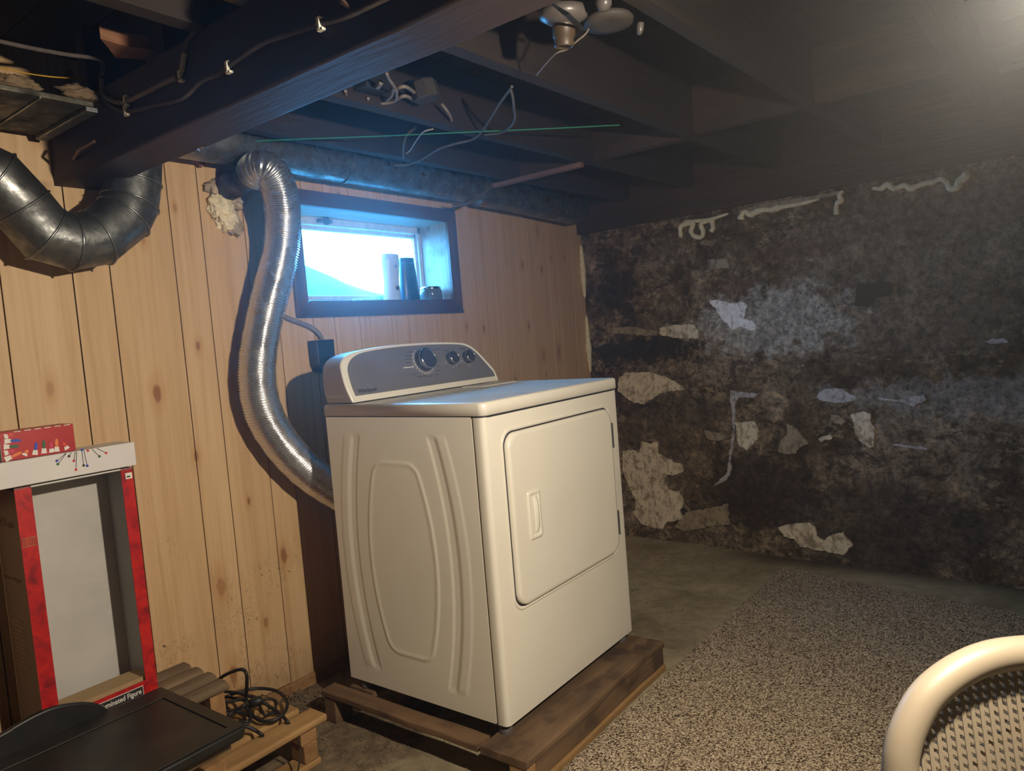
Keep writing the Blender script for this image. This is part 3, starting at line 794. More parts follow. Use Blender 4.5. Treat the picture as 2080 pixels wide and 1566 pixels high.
rings = [[(x, fy(z, -.004), z) for x, z in shrink(OUTs, .004)], [(x, fy(z, 0), z) for x, z in shrink(OUTs, .0)],
         [(x, fy(z, -.01), z) for x, z in shrink(OUTs, -.001)],
         [(x, max(fy(z, -.014), .50), z) for x, z in shrink(OUTs, .002)],
         [(x - .004 if x < cxo else x + .004, WD - .012, z) for x, z in shrink(OUTs, .003)], [(x, WD, z) for x, z in shrink(OUTs, .012)]]
con = obj('console', MB().loft(rings, True, True, True), M['enamel'], D)
nrm = Vector((0, -1, LEAN)).normalized(); upv = Vector((0, LEAN, 1)).normalized()
def onf(x, z, off): return Vector((x, fy(z), z)) + nrm * off
pnl = MB().loft([[onf(x, z, -.003) for x, z in PANs], [onf(x, z, .0012) for x, z in PANs]], True, True, False)
obj('control_panel', pnl, M['silver'], con)
def knob(name, x, z, r_, h):
    mb = MB(); o = onf(x, z, .001)
    mb.cur = 0; mb.lathe(o, [(r_ * 1.04, 0), (r_ * 1.04, h * .55), (r_ * .98, h * .62)], 36, nrm)
    mb.cur = 1; mb.lathe(o, [(r_ * .97, h * .55), (r_ * .97, h * .95), (r_ * .90, h), (r_ * .84, h), (r_ * .84, h * .9)], 36, nrm)
    mb.cur = 0; mb.lathe(o, [(r_ * .84, h * .85), (r_ * .84, h * .96), (r_ * .80, h * .985), (r_ * .2, h * .985)], 36, nrm)
    obj(name, mb, [M['knob'], M['chrome']], con)
k0, k1, k2 = cs((.396, 1.008)), cs((.540, 1.003)), cs((.632, 1.002))
knob('cycle_knob', *k0, .038, .03); knob('temperature_knob', *k1, .023, .024); knob('signal_knob', *k2, .023, .024)
mb = MB()
for (kx, kz), r_, lst in ((k0, .048, range(150, 391, 15)), (k1, .031, range(200, 341, 35)), (k2, .031, range(200, 341, 70))):
    for a in lst:
        t = math.radians(a); u_ = Vector((math.cos(t), 0, 0)) + upv * math.sin(t); w_ = u_.cross(nrm)
        o = onf(kx, kz, .0014)
        p, q = o + u_ * r_, o + u_ * (r_ + .006)
        mb.prism([p - w_ * .0007, q - w_ * .0007, q + w_ * .0007, p + w_ * .0007], nrm * .0004)
arc = [onf(k0[0], k0[1], .0014) + (Vector((math.cos(t), 0, 0)) + upv * math.sin(t)) * .0465 for t in [math.radians(a) for a in range(120, 331, 6)]]
mb.tube(arc, .0007, 4)
obj('dial_marking', mb, M['ink_white'], con)['kind'] = 'stuff'
mb = MB()
def dash(x, z, w, h=.0022):
    a = onf(x, z, .0014); ux = Vector((1, 0, 0)); mb.prism([a, a + ux * w, a + ux * w + upv * h, a + upv * h], nrm * .0004)
for x, z, w in ((.33,1.04,.03),(.318,1.028,.03),(.31,1.016,.03),(.308,1.004,.026),(.31,.992,.024),(.315,.962,.028),(.34,.952,.05),(.385,.949,.03),(.43,.951,.022),(.445,.965,.02),(.452,.98,.02),(.47,1.042,.03),(.512,1.034,.034),(.606,1.034,.03),(.53,.962,.012),(.50,.974,.02),(.57,.974,.02)):
    x, z = cs((x, z)); dash(x, z, w * .95)
obj('panel_lettering', mb, M['knob'], con)['kind'] = 'stuff'
mb = MB(); x_, z_ = cs((.288, .988)); dash(x_, z_, .05, .003)
obj('dial_pointer_line', mb, M['ink_white'], con)
lx, lz = cs((.062, .926))
text('panel_logo', 'Whirlpool', .0185, frame(onf(lx, lz, .0015), (1, 0, 0), upv, nrm), M['ink_dark'], con, .0003, .0002)

# ------------------------------------------------------------------ pallets
P1 = thing('wooden_pallet', (.34, .3, FZ), 'weathered brown wooden pallet carrying the white dryer', 'pallet')
def board(par, a, b, mat, bev=.004, wob=.003, nm='deck_board'):
    ax = 0 if (b[0] - a[0]) > (b[1] - a[1]) else 1
    N = 10; rings = []
    for k in range(N + 1):
        t = k / N; c_ = [a[i] + (b[i] - a[i]) * t for i in range(3)]
        jj = [mnoise.noise(Vector((a[0] * 9 + t * 5, a[1] * 7 + q, a[2]))) * wob for q in range(4)]
        if ax == 0: rings.append([(c_[0], a[1] + jj[0], a[2]), (c_[0], b[1] + jj[1], a[2]), (c_[0], b[1] + jj[1], b[2] + jj[2] * .5), (c_[0], a[1] + jj[0], b[2] + jj[3] * .5)])
        else: rings.append([(a[0] + jj[0], c_[1], a[2]), (b[0] + jj[1], c_[1], a[2]), (b[0] + jj[1], c_[1], b[2] + jj[2] * .5), (a[0] + jj[0], c_[1], b[2] + jj[3] * .5)])
    return obj(nm, MB().loft(rings, True, True, False), M[mat], par, bev)
board(P1, (-.068, -.105, -.052), (.752, .052, -.0315), 'pallet_old', .004, .011)
board(P1, (-.068, .060, -.052), (-.010, .72, -.031), 'pallet_oldy', .004, .005)
board(P1, (.65, .060, -.052), (.752, .72, -.031), 'pallet_oldy', .004, .005)
board(P1, (-.002, .55, -.052), (.647, .66, -.0315), 'pallet_old')
board(P1, (-.022, -.101, -.112), (.750, -.058, -.054), 'pallet_old', .005, .005, 'stringer')
board(P1, (-.02, -.108, -.134), (.752, -.02, -.113), 'pallet_new', .004, .004, 'bottom_board')
for x in (-.066, .68):
    box('block', (x, .66, FZ), (x + .07, .715, -.053), M['pallet_oldy'], P1, .004)
box('block', (-.066, -.104, FZ), (-.024, -.045, -.053), M['pallet_newy'], P1, .004)

P2 = thing('wooden_pallet', (-.65, .73, FZ), 'yellowish slatted pallet on the floor at the left with black cable lying on it', 'pallet')
for y in (.525, .632, .74, .85): board(P2, (-1.25, y, -.02), (-.2 - .02 * (y > .6), y + .082, 0.0), 'pallet_new', .006, .003)
for x in (-.285, -.72, -1.2):
    board(P2, (x, .54, -.062), (x + .055, .93, -.021), 'pallet_newy', .004, .003, 'stringer')
    for y in (.535, .87): box('block', (x + .004, y, FZ + .018), (x + .052, y + .065, -.063), M['pallet_newy'], P2, .004)
board(P2, (-1.25, .53, FZ), (-.23, .60, FZ + .017), 'pallet_new', .004, .003, 'bottom_board')
board(P2, (-1.25, .86, FZ), (-.23, .93, FZ + .017), 'pallet_new', .004, .003, 'bottom_board')
P3 = thing('slatted_rack', (-.8, .75, 0.0), 'grey weathered slatted rack under the display carton by the wall', 'rack')
for y, x1 in ((.905, -.392), (.835, -.392), (.765, -.392), (.69, -.40), (.60, -.58), (.50, -.58), (.39, -.58)):
    rings = []
    for X in (-1.25, -1.0, -.8, -.6 if x1 > -.5 else -.62, x1):
        rings.append([(X, y + .055 * a, .128 + .022 * b) for a, b in ((0, 0), (1, 0), (1, .6), (.88, .9), (.65, 1), (.35, 1), (.12, .9), (0, .6))])
    obj('slat', MB().loft(rings, True, True, True), M['pallet_grey'], P3)
for x in (-.66, -1.15): board(P3, (x, .37, .002), (x + .05, .955, .127), 'pallet_newy', .004, .003, 'runner')
board(P3, (-.455, .70, .002), (-.41, .955, .127), 'pallet_newy', .004, .003, 'runner')

# ------------------------------------------------------------------ cartons
CB = thing('display_carton', (-.68, .85, .15), 'tall open-fronted red display carton with white inside, standing against the board wall', 'carton')
tl = math.radians(0.3)
A = frame((-.838, .770, .151), (1, 0, 0), (0, math.cos(tl), -math.sin(tl)), (0, math.sin(tl), math.cos(tl)))   # local x right, y depth, z up
BWd, BDp, BHt = .278, .150, .648
box('back_panel', (0, BDp - .003, 0), (BWd, BDp, BHt), M['carton_back'], CB, 0, A)
ls = box('left_panel', (0, .001, 0), (.003, BDp - .003, BHt), M['brown'], CB, 0, A)
box('right_panel', (BWd - .003, .001, 0), (BWd, BDp - .003, BHt), M['red'], CB, 0, A)
box('right_lining', (BWd - .0045, .001, 0), (BWd - .003, BDp - .003, BHt), M['carton_grey'], CB, 0, A)
box('left_lining', (.003, .001, 0), (.0045, BDp - .003, BHt), M['carton_grey'], CB, 0, A)
box('bottom_panel', (0.003, .001, 0), (BWd - .003, BDp - .003, .003), M['cardboard'], CB, 0, A)
fm = MB().box((0, -.002, 0), (.036, .001, BHt), A).box((BWd - .030, -.002, 0), (BWd, .001, BHt), A).box((.036, -.002, 0), (BWd - .030, .001, .068), A)
front = obj('front_frame', fm, M['red'], CB)
# folded inner flap
fl_ = MB().box((.04, .012, .062), (BWd - .008, .014, .075), A).box((.04, .014, .070), (BWd - .01, .09, .073), A)
obj('inner_flap', fl_, M['cardboard'], CB)
# top band edge
box('top_edge', (.0, -.002, BHt - .004), (BWd, BDp, BHt), M['carton_back'], CB, 0, A)
box('clear_window', (.036, -.001, .068), (BWd - .03, -.0005, BHt), M['film'], CB, 0, A)
# lettering strip
st = MB().box((.105, -.0032, .032), (.239, -.002, .058), A)
strip = obj('name_strip', st, M['ink_white'], front)
st = MB().box((.1065, -.0036, .0335), (.2375, -.0032, .0565), A)
obj('name_strip_field', st, M['ink_dark'], front)
T = A @ frame((.233, -.0038, .0390), (1, 0, 0), (0, 0, 1), (0, -1, 0))
text('strip_lettering', 'Illuminated Figure', .0190, T, M['ink_white'], front, .0003, .0003, .80, 'RIGHT')
box('price_sticker', (BWd - .02, -.0034, BHt - .03), (BWd - .003, -.002, BHt - .014), M['ink_white'], front, 0, A)
box('sticker_mark', (BWd - .017, -.0038, BHt - .026), (BWd - .008, -.0034, BHt - .022), M['ink_dark'], front, 0, A)
mb = MB()
for zz in (BHt - .125, BHt - .145):
    mb.box((.002, -.0028, zz), (.034, -.002, zz + .002), A)
for q in range(7): mb.box((.004 + q * .0043, -.0028, BHt - .141), (.0055 + q * .0043, -.002, BHt - .127), A)
obj('gold_band', mb, M['ink_tan'], front)
TS = A @ frame((-.0008, .128, BHt - .10), (0, -1, 0), (0, 0, 1), (-1, 0, 0))
text('side_lettering', 'd Home', .030, TS, M['ink_tan'], ls, .0003)
TS = A @ frame((-.0008, .135, BHt - .235), (0, -1, 0), (0, 0, 1), (-1, 0, 0))
text('side_lettering', 'Illuminated Figure', .0145, TS, M['ink_tan'], ls, .0003)
mb = MB()
for q in range(11):
    ln = .07 + .02 * math.sin(q * 2.1)
    mb.box((-.0008, .085 - ln / 2, BHt - .34 - q * .0115), (0, .085 + ln / 2, BHt - .337 - q * .0115), A)
obj('side_text_block', mb, M['ink_tan'], ls)

WBX = thing('light_string_carton', (-.8, .81, .805), 'long white carton printed with string lights, lying on the display carton', 'carton')
wa = frame((0, 0, 0), (1, 0, 0), (0, 1, 0), (0, 0, 1))
wz0, wz1, wy0, wy1, wxr = .8045, .8665, .752, .852, -.556
wbx = box('carton', (-1.08, wy0, wz0), (wxr, wy1, wz1), M['white_box'], WBX, .0012)
box('end_flap', (wxr, wy0 + .002, wz0 + .002), (wxr + .0012, wy1 - .002, wz1 - .002), M['carton_grey'], WBX)
lights = [((.118,.78),(.107,.845),'ink_blue'),((.130,.775),(.110,.87),'ink_green'),((.14,.76),(.135,.80),'ink_dark'),((.151,.75),(.148,.85),'ink_pink'),((.154,.75),(.152,.955),'ink_red'),((.170,.73),(.173,.90),'ink_blue'),((.176,.73),(.18,.90),'ink_blue'),((.164,.73),(.167,.76),'ink_blue'),((.181,.72),(.184,.75),'ink_red'),((.19,.715),(.21,.80),'ink_dark'),((.2,.71),(.222,.745),'ink_red')]
def wpix(a, b):  # c4b crop fractions -> photo pixels
    return (a * 1000, b)
prints = [((925,530),(800,665),'ink_blue'),((930,530),(815,712),'ink_green'),((1005,520),(972,600),'ink_dark'),((1055,505),(1040,665),'ink_pink'),((1075,500),(1070,790),'ink_red'),((1150,515),(1178,730),'ink_dark'),((1180,515),(1228,735),'ink_blue'),((1140,480),(1155,510),'ink_blue'),((1220,475),(1238,522),'ink_red'),((1290,460),(1400,603),'ink_green'),((1360,455),(1495,555),'ink_red')]
for a, b, mk in prints:
    p = at(a[0] / 6.93, 840 + a[1] / 6.93, 1, wy0 - .0005); q = at(b[0] / 6.93, 840 + b[1] / 6.93, 1, wy0 - .0005)
    p.z = min(p.z, wz1 - .001); q.z = max(q.z, wz0 + .003)
    mb = MB(); mb.cur = 0; mb.tube([p, q], .0007, 4)
    mb.cur = 1; mb.lathe(q, [(.0034, -.0004), (.0034, .0004)], 10, (0, 1, 0))
    obj('printed_light', mb, [M['ink_dark'], M[mk]], WBX)
mb = MB()

RBX = thing('bulb_carton', (-.77, .82, .8675), 'small red carton printed with coloured bulbs, on top of the white carton', 'carton')
rx0, rx1, ry0, ry1, rz0, rz1 = -.853, -.692, .772, .845, .8672, .9355
box('carton', (rx0, ry0, rz0), (rx1, ry1, rz1), M['red_flat'], RBX, .001)
box('end_flap', (rx0 - .0012, ry0 + .001, rz0 + .001), (rx0, ry1 - .001, rz1 - .001), M['carton_grey'], RBX)
mb = MB()
for k in range(6):
    a = rx0 + .03 + k * .022; mb.box((a, ry0 - .0006, rz1 - .0022), (a + .014, ry0, rz1 - .0004))
obj('white_dashes', mb, M['ink_white'], RBX)
bulbs = [((340,590),(390,510),'ink_orange'),((490,580),(510,400),'ink_blue'),((620,560),(612,370),'ink_green'),((730,550),(715,400),'ink_pink'),((800,540),(793,350),'ink_orange'),((950,500),(880,400),'ink_red'),((60,330),(190,290),'ink_red'),((60,390),(300,375),'ink_blue'),((50,470),(270,460),'ink_green'),((60,560),(210,520),'ink_pink'),((70,650),(310,540),'ink_orange')]
for a, b, mk in bulbs:
    p = at(a[0] / 6.93, 840 + a[1] / 6.93, 1, ry0); q = at(b[0] / 6.93, 840 + b[1] / 6.93, 1, ry0)
    for w_ in (p, q):
        w_.z = min(max(w_.z, rz0 + .004), rz1 - .006); w_.x = max(rx0 + .003, min(rx1 - .004, w_.x)); w_.y = ry0 - .0004
    dv = q - p; L = max(.012, dv.length); ux = dv.normalized(); uy = Vector((-ux.z, 0, ux.x))
    def ell(c0, c1, wid, n=12):
        m_ = (c0 + c1) / 2; h = (c1 - c0).length / 2
        return [m_ + ux * h * math.cos(2 * math.pi * i / n) + uy * wid * math.sin(2 * math.pi * i / n) for i in range(n)]
    mb = MB(); mb.cur = 0
    s_ = p + ux * L * .38
    mb.prism([p - uy * .0065, s_ - uy * .0045, s_ + uy * .0045, p + uy * .0065], (0, -.0004, 0))
    mb.cur = 1; mb.prism(ell(p + ux * L * .33, q, .0038), (0, -.0006, 0))
    obj('printed_bulb', mb, [M['ink_white'], M[mk]], RBX)

# ------------------------------------------------------------------ television lying on its back
TV = thing('television', (-.85, .56, .151), 'black flat-screen television lying on its back on the slatted rack', 'television')
tx0, tx1, ty0, ty1, tz0, tz1 = -1.32, -.556, .345, .752, .1515, .190
def slab(z, e, r=.018): return [(a, b, z) for a, b in rrect2(tx0 + e, tx1 - e, ty0 + e, ty1 - e, r, 5)]
obj('housing', MB().loft([slab(tz0, .03), slab(tz0 + .012, .004), slab(tz1 - .006, 0), slab(tz1 - .001, .002), slab(tz1, .006)], True, True, True), M['black'], TV)
bz = MB()
sx0, sx1, sy0, sy1 = tx0 + .03, tx1 - .036, ty0 + .03, ty1 - .075
for a, b in (((tx0 + .006, ty0 + .006, tz1), (tx1 - .006, sy0, tz1 + .004)), ((tx0 + .006, sy1, tz1), (tx1 - .006, ty1 - .006, tz1 + .004)), ((tx0 + .006, sy0, tz1), (sx0, sy1, tz1 + .004)), ((sx1, sy0, tz1), (tx1 - .006, sy1, tz1 + .004))): bz.box(a, b)
obj('bezel', bz, M['black_panel'], TV, .0015)
box('screen', (sx0 + .003, sy0 + .003, tz1), (sx1 - .003, sy1 - .003, tz1 + .0015), M['black_panel'], TV)
st = MB(); 
bp = [at(u, v, 1, .75) for u, v in ((0, 1490), (30, 1472), (70, 1450), (110, 1434), (160, 1426), (195, 1428), (214, 1440))]
top_ = [Vector((p.x, 0, p.z)) for p in bp]
prof = [(p.x, max(p.z, .2)) for p in top_]
xl = prof[0][0]
prof = [(xl - .22, .2)] + [(xl - .18, .225), (xl - .10, .24)] + prof + [(prof[-1][0] + .004, .192)]
sp = crom([(a, 0, b) for a, b in prof], 4)
outl = [(p.x, .757, p.z) for p in sp] + [(sp[-1].x, .757, .186), (sp[0].x, .757, .186)]
obj('stand_foot', MB().prism(outl, (0, -.016, 0)), M['black'], TV, .004)

# ------------------------------------------------------------------ black cable coil
def c3(L): return [(380 + a / 4.955, 1250 + b / 4.955) for a, b in L]
coil = thing('power_cable', (-.4, .7, .01), 'black power cable in loose loops on the yellowish pallet', 'cable')
def cable(name, pts, zs, rad, mat, par, seg=8, ax=2):
    P_ = [at(u, v, ax, z) for (u, v), z in zip(pts, zs)]
    return obj(name, MB().tube(crom(P_, 7), rad, seg), M[mat], par)
cable('loop', c3([(60,845),(190,815),(250,720),(350,620),(470,560),(560,545),(600,600),(600,740),(590,850),(600,930),(650,1000),(740,1060),(850,1060),(950,1010),(1005,920),(985,830),(900,760),(760,735),(620,745),(460,790),(330,860),(220,930)]),
      [.06,.05,.08,.12,.16,.17,.16,.10,.05,.035,.02,.018,.018,.02,.025,.03,.035,.04,.045,.045,.04,.035], .0052, 'rubber', coil)
cable('loop', c3([(210,810),(330,770),(480,775),(620,810),(740,860),(850,930),(940,990),(1010,1070),(1060,1130)]), [.06,.06,.055,.05,.04,.02,.012,.008,-.03], .0048, 'rubber', coil)
cable('loop', c3([(240,900),(360,880),(520,850),(600,840),(570,910),(470,960),(420,1020),(480,1070),(590,1070),(640,1030),(560,980),(430,960),(300,950),(240,930)]), [.05,.06,.06,.06,.05,.04,.03,.02,.018,.02,.03,.04,.045,.045], .0048, 'rubber', coil)
cable('loop', c3([(270,830),(400,820),(550,850),(690,880),(740,850),(850,840),(890,880),(890,950)]), [.055,.05,.045,.04,.035,.03,.02,.012], .0042, 'rubber', coil)
cable('loop', c3([(500,1110),(600,1120),(690,1160),(760,1210),(770,1260)]), [.05,.035,.02,.004,-.06], .005, 'rubber', coil)
cable('loop', c3([(400,900),(380,960),(460,1060),(560,1100),(640,1060),(630,960),(640,870),(720,900),(780,1000),(850,980),(900,990)]), [.05,.05,.03,.025,.025,.03,.04,.035,.02,.015,.012], .004, 'rubber', coil)
pb = at(380 + 690 / 4.955, 1250 + 870 / 4.955, 2, .045)
obj('plug', MB().lathe(pb, [(.006, -.02), (.012, -.016), (.014, 0), (.014, .012), (.008, .02)], 12, (.8, -.5, .1)), M['rubber'], coil)
c2 = thing('thin_lead', (-.36, .48, FZ), 'thin black lead hanging down from the front pallet board to the floor', 'cable')
obj('lead', MB().tube(crom([at(603, 1500, 1, .523), at(609, 1520, 1, .518), at(608, 1550, 1, .50), at(600, 1590, 1, .47)], 6), .0022, 6), M['rubber'], c2)
c2b = thing('strap', (-.5, .6, 0), 'narrow black strap wrapped over the front pallet boards below the television', 'strap')
obj('band', MB().tube(crom([at(412, 1530, 2, .01), at(420, 1545, 2, .012), at(426, 1562, 2, .005), at(430, 1580, 1, .515)], 5), .006, 8, True, True, .4), M['rubber'], c2b)

# ------------------------------------------------------------------ rug
mb = MB()
def rgx(x): return -.112 - .022 * max(0, x) 
xs = [-.75 + i * .02 for i in range(135)]
edge_l = [Vector((x, rgx(x) + mnoise.noise(Vector((x * 22, 0, 0))) * .006, 0)) for x in xs if x <= 1.94]
far = [Vector((1.935 - .002 * k - .105 * (k / 30), -.155 - k * .028 + 0.0, 0)) + Vector((mnoise.noise(Vector((0, k * .6, 5))) * .006, 0, 0)) for k in range(1, 90)]
far = [p for p in far if p.y > -2.7]
poly = edge_l + far + [Vector((1.6, -2.75, 0)), Vector((-.75, -2.75, 0))]
mb.prism([Vector((p.x, p.y, FZ + .001)) for p in poly], (0, 0, .011))
tag(obj('rug', mb, M['rug'], None, .003), 'beige and brown speckled loop-pile rug on the concrete floor', 'rug')

# ------------------------------------------------------------------ flexible duct, rigid ducts
fx = thing('flexible_duct', (-.1, .75, .7), 'shiny ribbed aluminium flexible duct bending down behind the dryer', 'duct')
path = [at(u, v, 1, y) for u, v, y in ((515,354,.80),(526,343,.765),(542,343,.745),(558,363,.745),(570,400,.765),(575,450,.80),(569,520,.84),(549,600,.855),(531,680,.865),(522,760,.87),(534,835,.875),(570,898,.875),(618,950,.87),(668,988,.86),(730,1030,.845),(790,1070,.83))]
pp = crom(path, 40)
for _ in range(120):
    pp = [pp[0]] + [(pp[i - 1] + pp[i] * 2 + pp[i + 1]) / 4 for i in range(1, len(pp) - 1)] + [pp[-1]]
# resample evenly: ring pitch of about 8.5 mm, four sections a rib
L = [0]
for a, b in zip(pp[:-1], pp[1:]): L.append(L[-1] + (b - a).length)
tot = L[-1]; npt = int(tot / .0021); rp = []; j = 0
for i in range(npt + 1):
    s_ = tot * i / npt
    while j < len(L) - 2 and L[j + 1] < s_: j += 1
    t = (s_ - L[j]) / max(1e-9, L[j + 1] - L[j]); rp.append(pp[j].lerp(pp[j + 1], t))
rads = [.0540 + .006 * min(1, 1.6 * i / len(rp)) + .0030 * math.sin(i * math.pi / 2) + .0007 * math.sin(i * .21) + .0005 * math.sin(i * .037) for i in range(len(rp))]
obj('ribbed_tube', MB().tube(rp, rads, 36, False), M['foil'], fx)

obj('vent_stub', MB().tube([path[0].lerp(path[1], .3), path[0].lerp(Vector((-.066,.975,1.632)), .5), (-.066,.975,1.632)], .044, 24), M['galv_dark'], fx)
eb = thing('elbow_duct', (-.6, .85, 1.36), 'galvanized sheet-metal duct with gored elbows looping under the beam', 'duct')
ctr = [((-150,300)), (-12,361), (46,421), (92,475), (145,491), (196,484), (251,441), (265,413), (270,370), (272,318)]
cp = [at(u, v, 1, .852) for u, v in ctr]
ang = []
rr = .0735
mit = []
for i, p in enumerate(cp):
    a = (cp[i] - cp[i - 1]).normalized() if i else (cp[1] - cp[0]).normalized()
    b = (cp[i + 1] - cp[i]).normalized() if i < len(cp) - 1 else a
    t = (a + b).normalized(); ax = Vector((0, 1, 0)); ind = t.cross(ax).normalized()
    mit.append((p, t, ind))
    k = 1 / max(.6, t.dot(b))
    ang.append([p + ind * rr * k * math.cos(q) + ax * rr * math.sin(q) for q in [2 * math.pi * s_ / 40 for s_ in range(40)]])
for i in range(len(cp) - 1):
    g = obj('gore', MB().loft([ang[i], ang[i + 1]], True, False, True), M['galv'], eb)
for i in range(1, len(cp) - 1):
    p, t, ind = mit[i]; c_ = ang[i]
    ctr_ = p
    ring = [ctr_ + (q - ctr_) * 1.012 for q in c_]
    obj('seam_bead', MB().tube(ring + ring[:1], .0032, 6, False), M['galv_dull'], eb)
gp = thing('round_pipe', (.9, .87, 1.67), 'long grey galvanized round pipe running along the top of the board wall above the window', 'pipe')
def ringx(x, r_=.074, y=.868, z=1.757): return [(x, y + r_ * math.cos(2 * math.pi * k / 32), z + r_ * math.sin(2 * math.pi * k / 32)) for k in range(32)]
obj('pipe_section', MB().loft([ringx(-.34), ringx(.55), ringx(1.15)], True, True, True), M['galv_dull'], gp)
obj('pipe_section', MB().loft([ringx(1.13, .0765, .868, 1.752), ringx(1.5, .0765, .868, 1.744), ringx(1.93, .0765, .868, 1.728), ringx(2.02, .066, .872, 1.735)], True, True, True), M['galv_dull'], gp)
obj('pipe_collar', MB().loft([ringx(1.12, .078), ringx(1.16, .078)], True, True, True), M['galv_dull'], gp)
obj('hanger_strap', MB().tube(ringx(.35, .0755) + ringx(.35, .0755)[:1], .0025, 4, False), M['galv_dark'], gp)
rd = thing('rectangular_duct', (-.9, .8, 1.70), 'flat rectangular sheet-metal duct at the upper left beside the beam', 'duct')
box('duct_body', (-1.5, .63, 1.702), (-.615, .935, 1.716), M['galv_dark'], rd, .003)
box('flange', (-.635, .63, 1.690), (-.607, .935, 1.702), M['galv_dull'], rd, .002)
box('seam', (-.735, .63, 1.699), (-.731, .935, 1.7025), M['galv_dull'], rd)

# ------------------------------------------------------------------ cables, clips and fittings on the beam
BX = -.590
def bpath(name, label, pix, rad, mat, x=BX, cat='cable'):
    t = thing(name, at(*pix[0], 0, x), label, cat)
    obj('sheath', MB().tube(crom([at(u, v, 0, x) for u, v in pix], 6), rad, 8), M[mat], t); return t
bpath('beam_cable', 'long grey flat cable clipped along the side of the dark beam, lower one', [(205,150),(207,185),(216,206),(240,222),(262,226),(310,215),(370,200),(410,165),(445,150),(462,137),(500,110),(540,85),(600,65),(646,50),(700,35),(760,8),(830,-26)], .0055, 'cable_dust')
bpath('beam_cable', 'short grey cable above the longer one on the beam, ending at the white stub', [(206,160),(209,188),(225,203),(252,207),(300,186),(335,168),(360,157)], .006, 'cable_grey')
wst = bpath('white_cable_stub', 'white cable stub rising from the beam clip into the dark joist bay', [(366,155),(370,140),(375,108)], .0058, 'cable_white')
obj('dark_lead', MB().tube(crom([at(375, 108, 0, BX), at(380, 85, 0, BX), at(395, 65, 0, BX), at(415, 58, 0, BX + .02)], 5), .004, 8), M['cable_dust'], wst)
for (u, v), w_, in (((254, 205), 'upper of the two clips nearest the wall'), ((254, 225), 'lower of the two clips nearest the wall'), ((365, 155), 'at the foot of the white stub'), ((461, 137), 'on the lower cable midway along the beam'), ((647, 49), 'nearest the camera along the cable')):
    p = at(u, v, 0, BX - .004)
    t = thing('cable_clip', p, 'white plastic cable clip on the beam, ' + w_, 'clip', 'cable clips on the beam')
    b = MB().box((p.x - .004, p.y - .0055, p.z - .011), (p.x + .003, p.y + .0025, p.z + .011)).box((p.x - .003, p.y - .012, p.z - .013), (p.x + .006, p.y + .0035, p.z - .008)).box((p.x - .003, p.y - .010, p.z + .008), (p.x + .006, p.y + .0035, p.z + .012))
    obj('saddle', b, M['clip'], t, .001)
    obj('pin', MB().lathe((p.x - .006, p.y - .002, p.z - .008), [(.002, 0), (.002, .008)], 8, (1, 0, 0)), M['steel'], t)
yw_ = thing('yellow_wire', (-.8, .76, 1.8), 'thin yellow wire strung across the dark joist bay at the upper left', 'wire')
obj('sheath', MB().tube(crom([at(u, v, 1, .76) for u, v in ((-60, 125), (0, 137), (60, 150), (130, 158), (230, 160), (330, 160))], 5), .0018, 6), M['yellow'], yw_)
gc = thing('grey_cable', (-.8, .6, 1.8), 'grey cable sagging across the dark joist bay at the upper left above the yellow wire', 'cable')
obj('sheath', MB().tube(crom([at(u, v, 1, .60) for u, v in ((-60, 70), (0, 84), (60, 97), (130, 110), (204, 122), (207, 150))], 5), .005, 8), M['cable_dust'], gc)

# wood scraps left of the beam
t = tag(obj('wood_scrap', MB().prism(ragged([at(u, v, 2, 1.79) for u, v in ((205, 78), (250, 92), (300, 100), (352, 112), (352, 138), (290, 122), (235, 118))], .03, .004, 3), (0, 0, .03)), M['rough_wood']), 'broken reddish piece of wood jutting out above the beam at the upper left', 'wood')
t = tag(box('lumber_block', (-.60, .005, 1.777), (-.44, .085, 1.82), M['pale_wood'], None, .004), 'pale sawn lumber block on top of the beam at the picture top', 'wood')
for (u, v), r_, sd, w_ in (((30, 172), (.05, .04, .02), 11, 'left of two lumps of dusty tan insulation on the flat duct'), ((160, 192), (.045, .05, .018), 13, 'right of two lumps of dusty tan insulation on the flat duct')):
    q = at(u, v, 2, 1.735); tag(obj('insulation_lump', lump(q, r_, sd), M['pallet_grey']), w_, 'insulation')

# ------------------------------------------------------------------ things under the joists
LH = thing('lamp_holder', (-.07, -.37, 1.74), 'old porcelain ceiling lamp holder without a bulb, beside the beam', 'lamp holder')
p = at(1145, 48, 2, 1.745)
axn = Vector((.10, .12, -1)).normalized()
obj('base', MB().lathe(p - axn * .02, [(.02, -.015), (.052, -.012), (.055, 0), (.052, .010), (.035, .02), (.024, .024)], 28, axn), M['porcelain'], LH)
obj('socket', MB().lathe(p, [(.026, -.005), (.025, .028), (.022, .03), (.0225, .046), (.021, .049), (.017, .049), (.016, .02)], 24, axn, True, False), M['porcelain_b'], LH)
obj('strap', MB().tube([at(1125, 10, 2, 1.735), at(1150, 28, 2, 1.70), at(1185, 62, 2, 1.735)], .007, 6, True, False, .3), M['box_dark'], LH)
q = at(1236, 42, 2, 1.75)
tag(obj('round_cover', MB().lathe(q, [(.052, -.005), (.056, 0), (.054, .008), (.03, .012), (.005, .012)], 28, (0, 0, -1)), M['dull_disc']), 'dark round metal cover plate under the joist beside the lamp holder', 'cover')
for (u, v), rr_, w_ in (((1226, 8), .016, 'pale ceramic knob insulator above the round cover plate'), ((1300, 58), .008, 'small pale ceramic knob right of the round cover plate')):
    q = at(u, v, 2, 1.745)
    tag(obj('ceramic_knob', MB().lathe(q, [(rr_, -.012), (rr_ * 1.1, 0), (rr_ * .8, .01), (rr_ * .3, .014)], 14, (0, .2, -1)), M['porcelain']), w_, 'insulator')
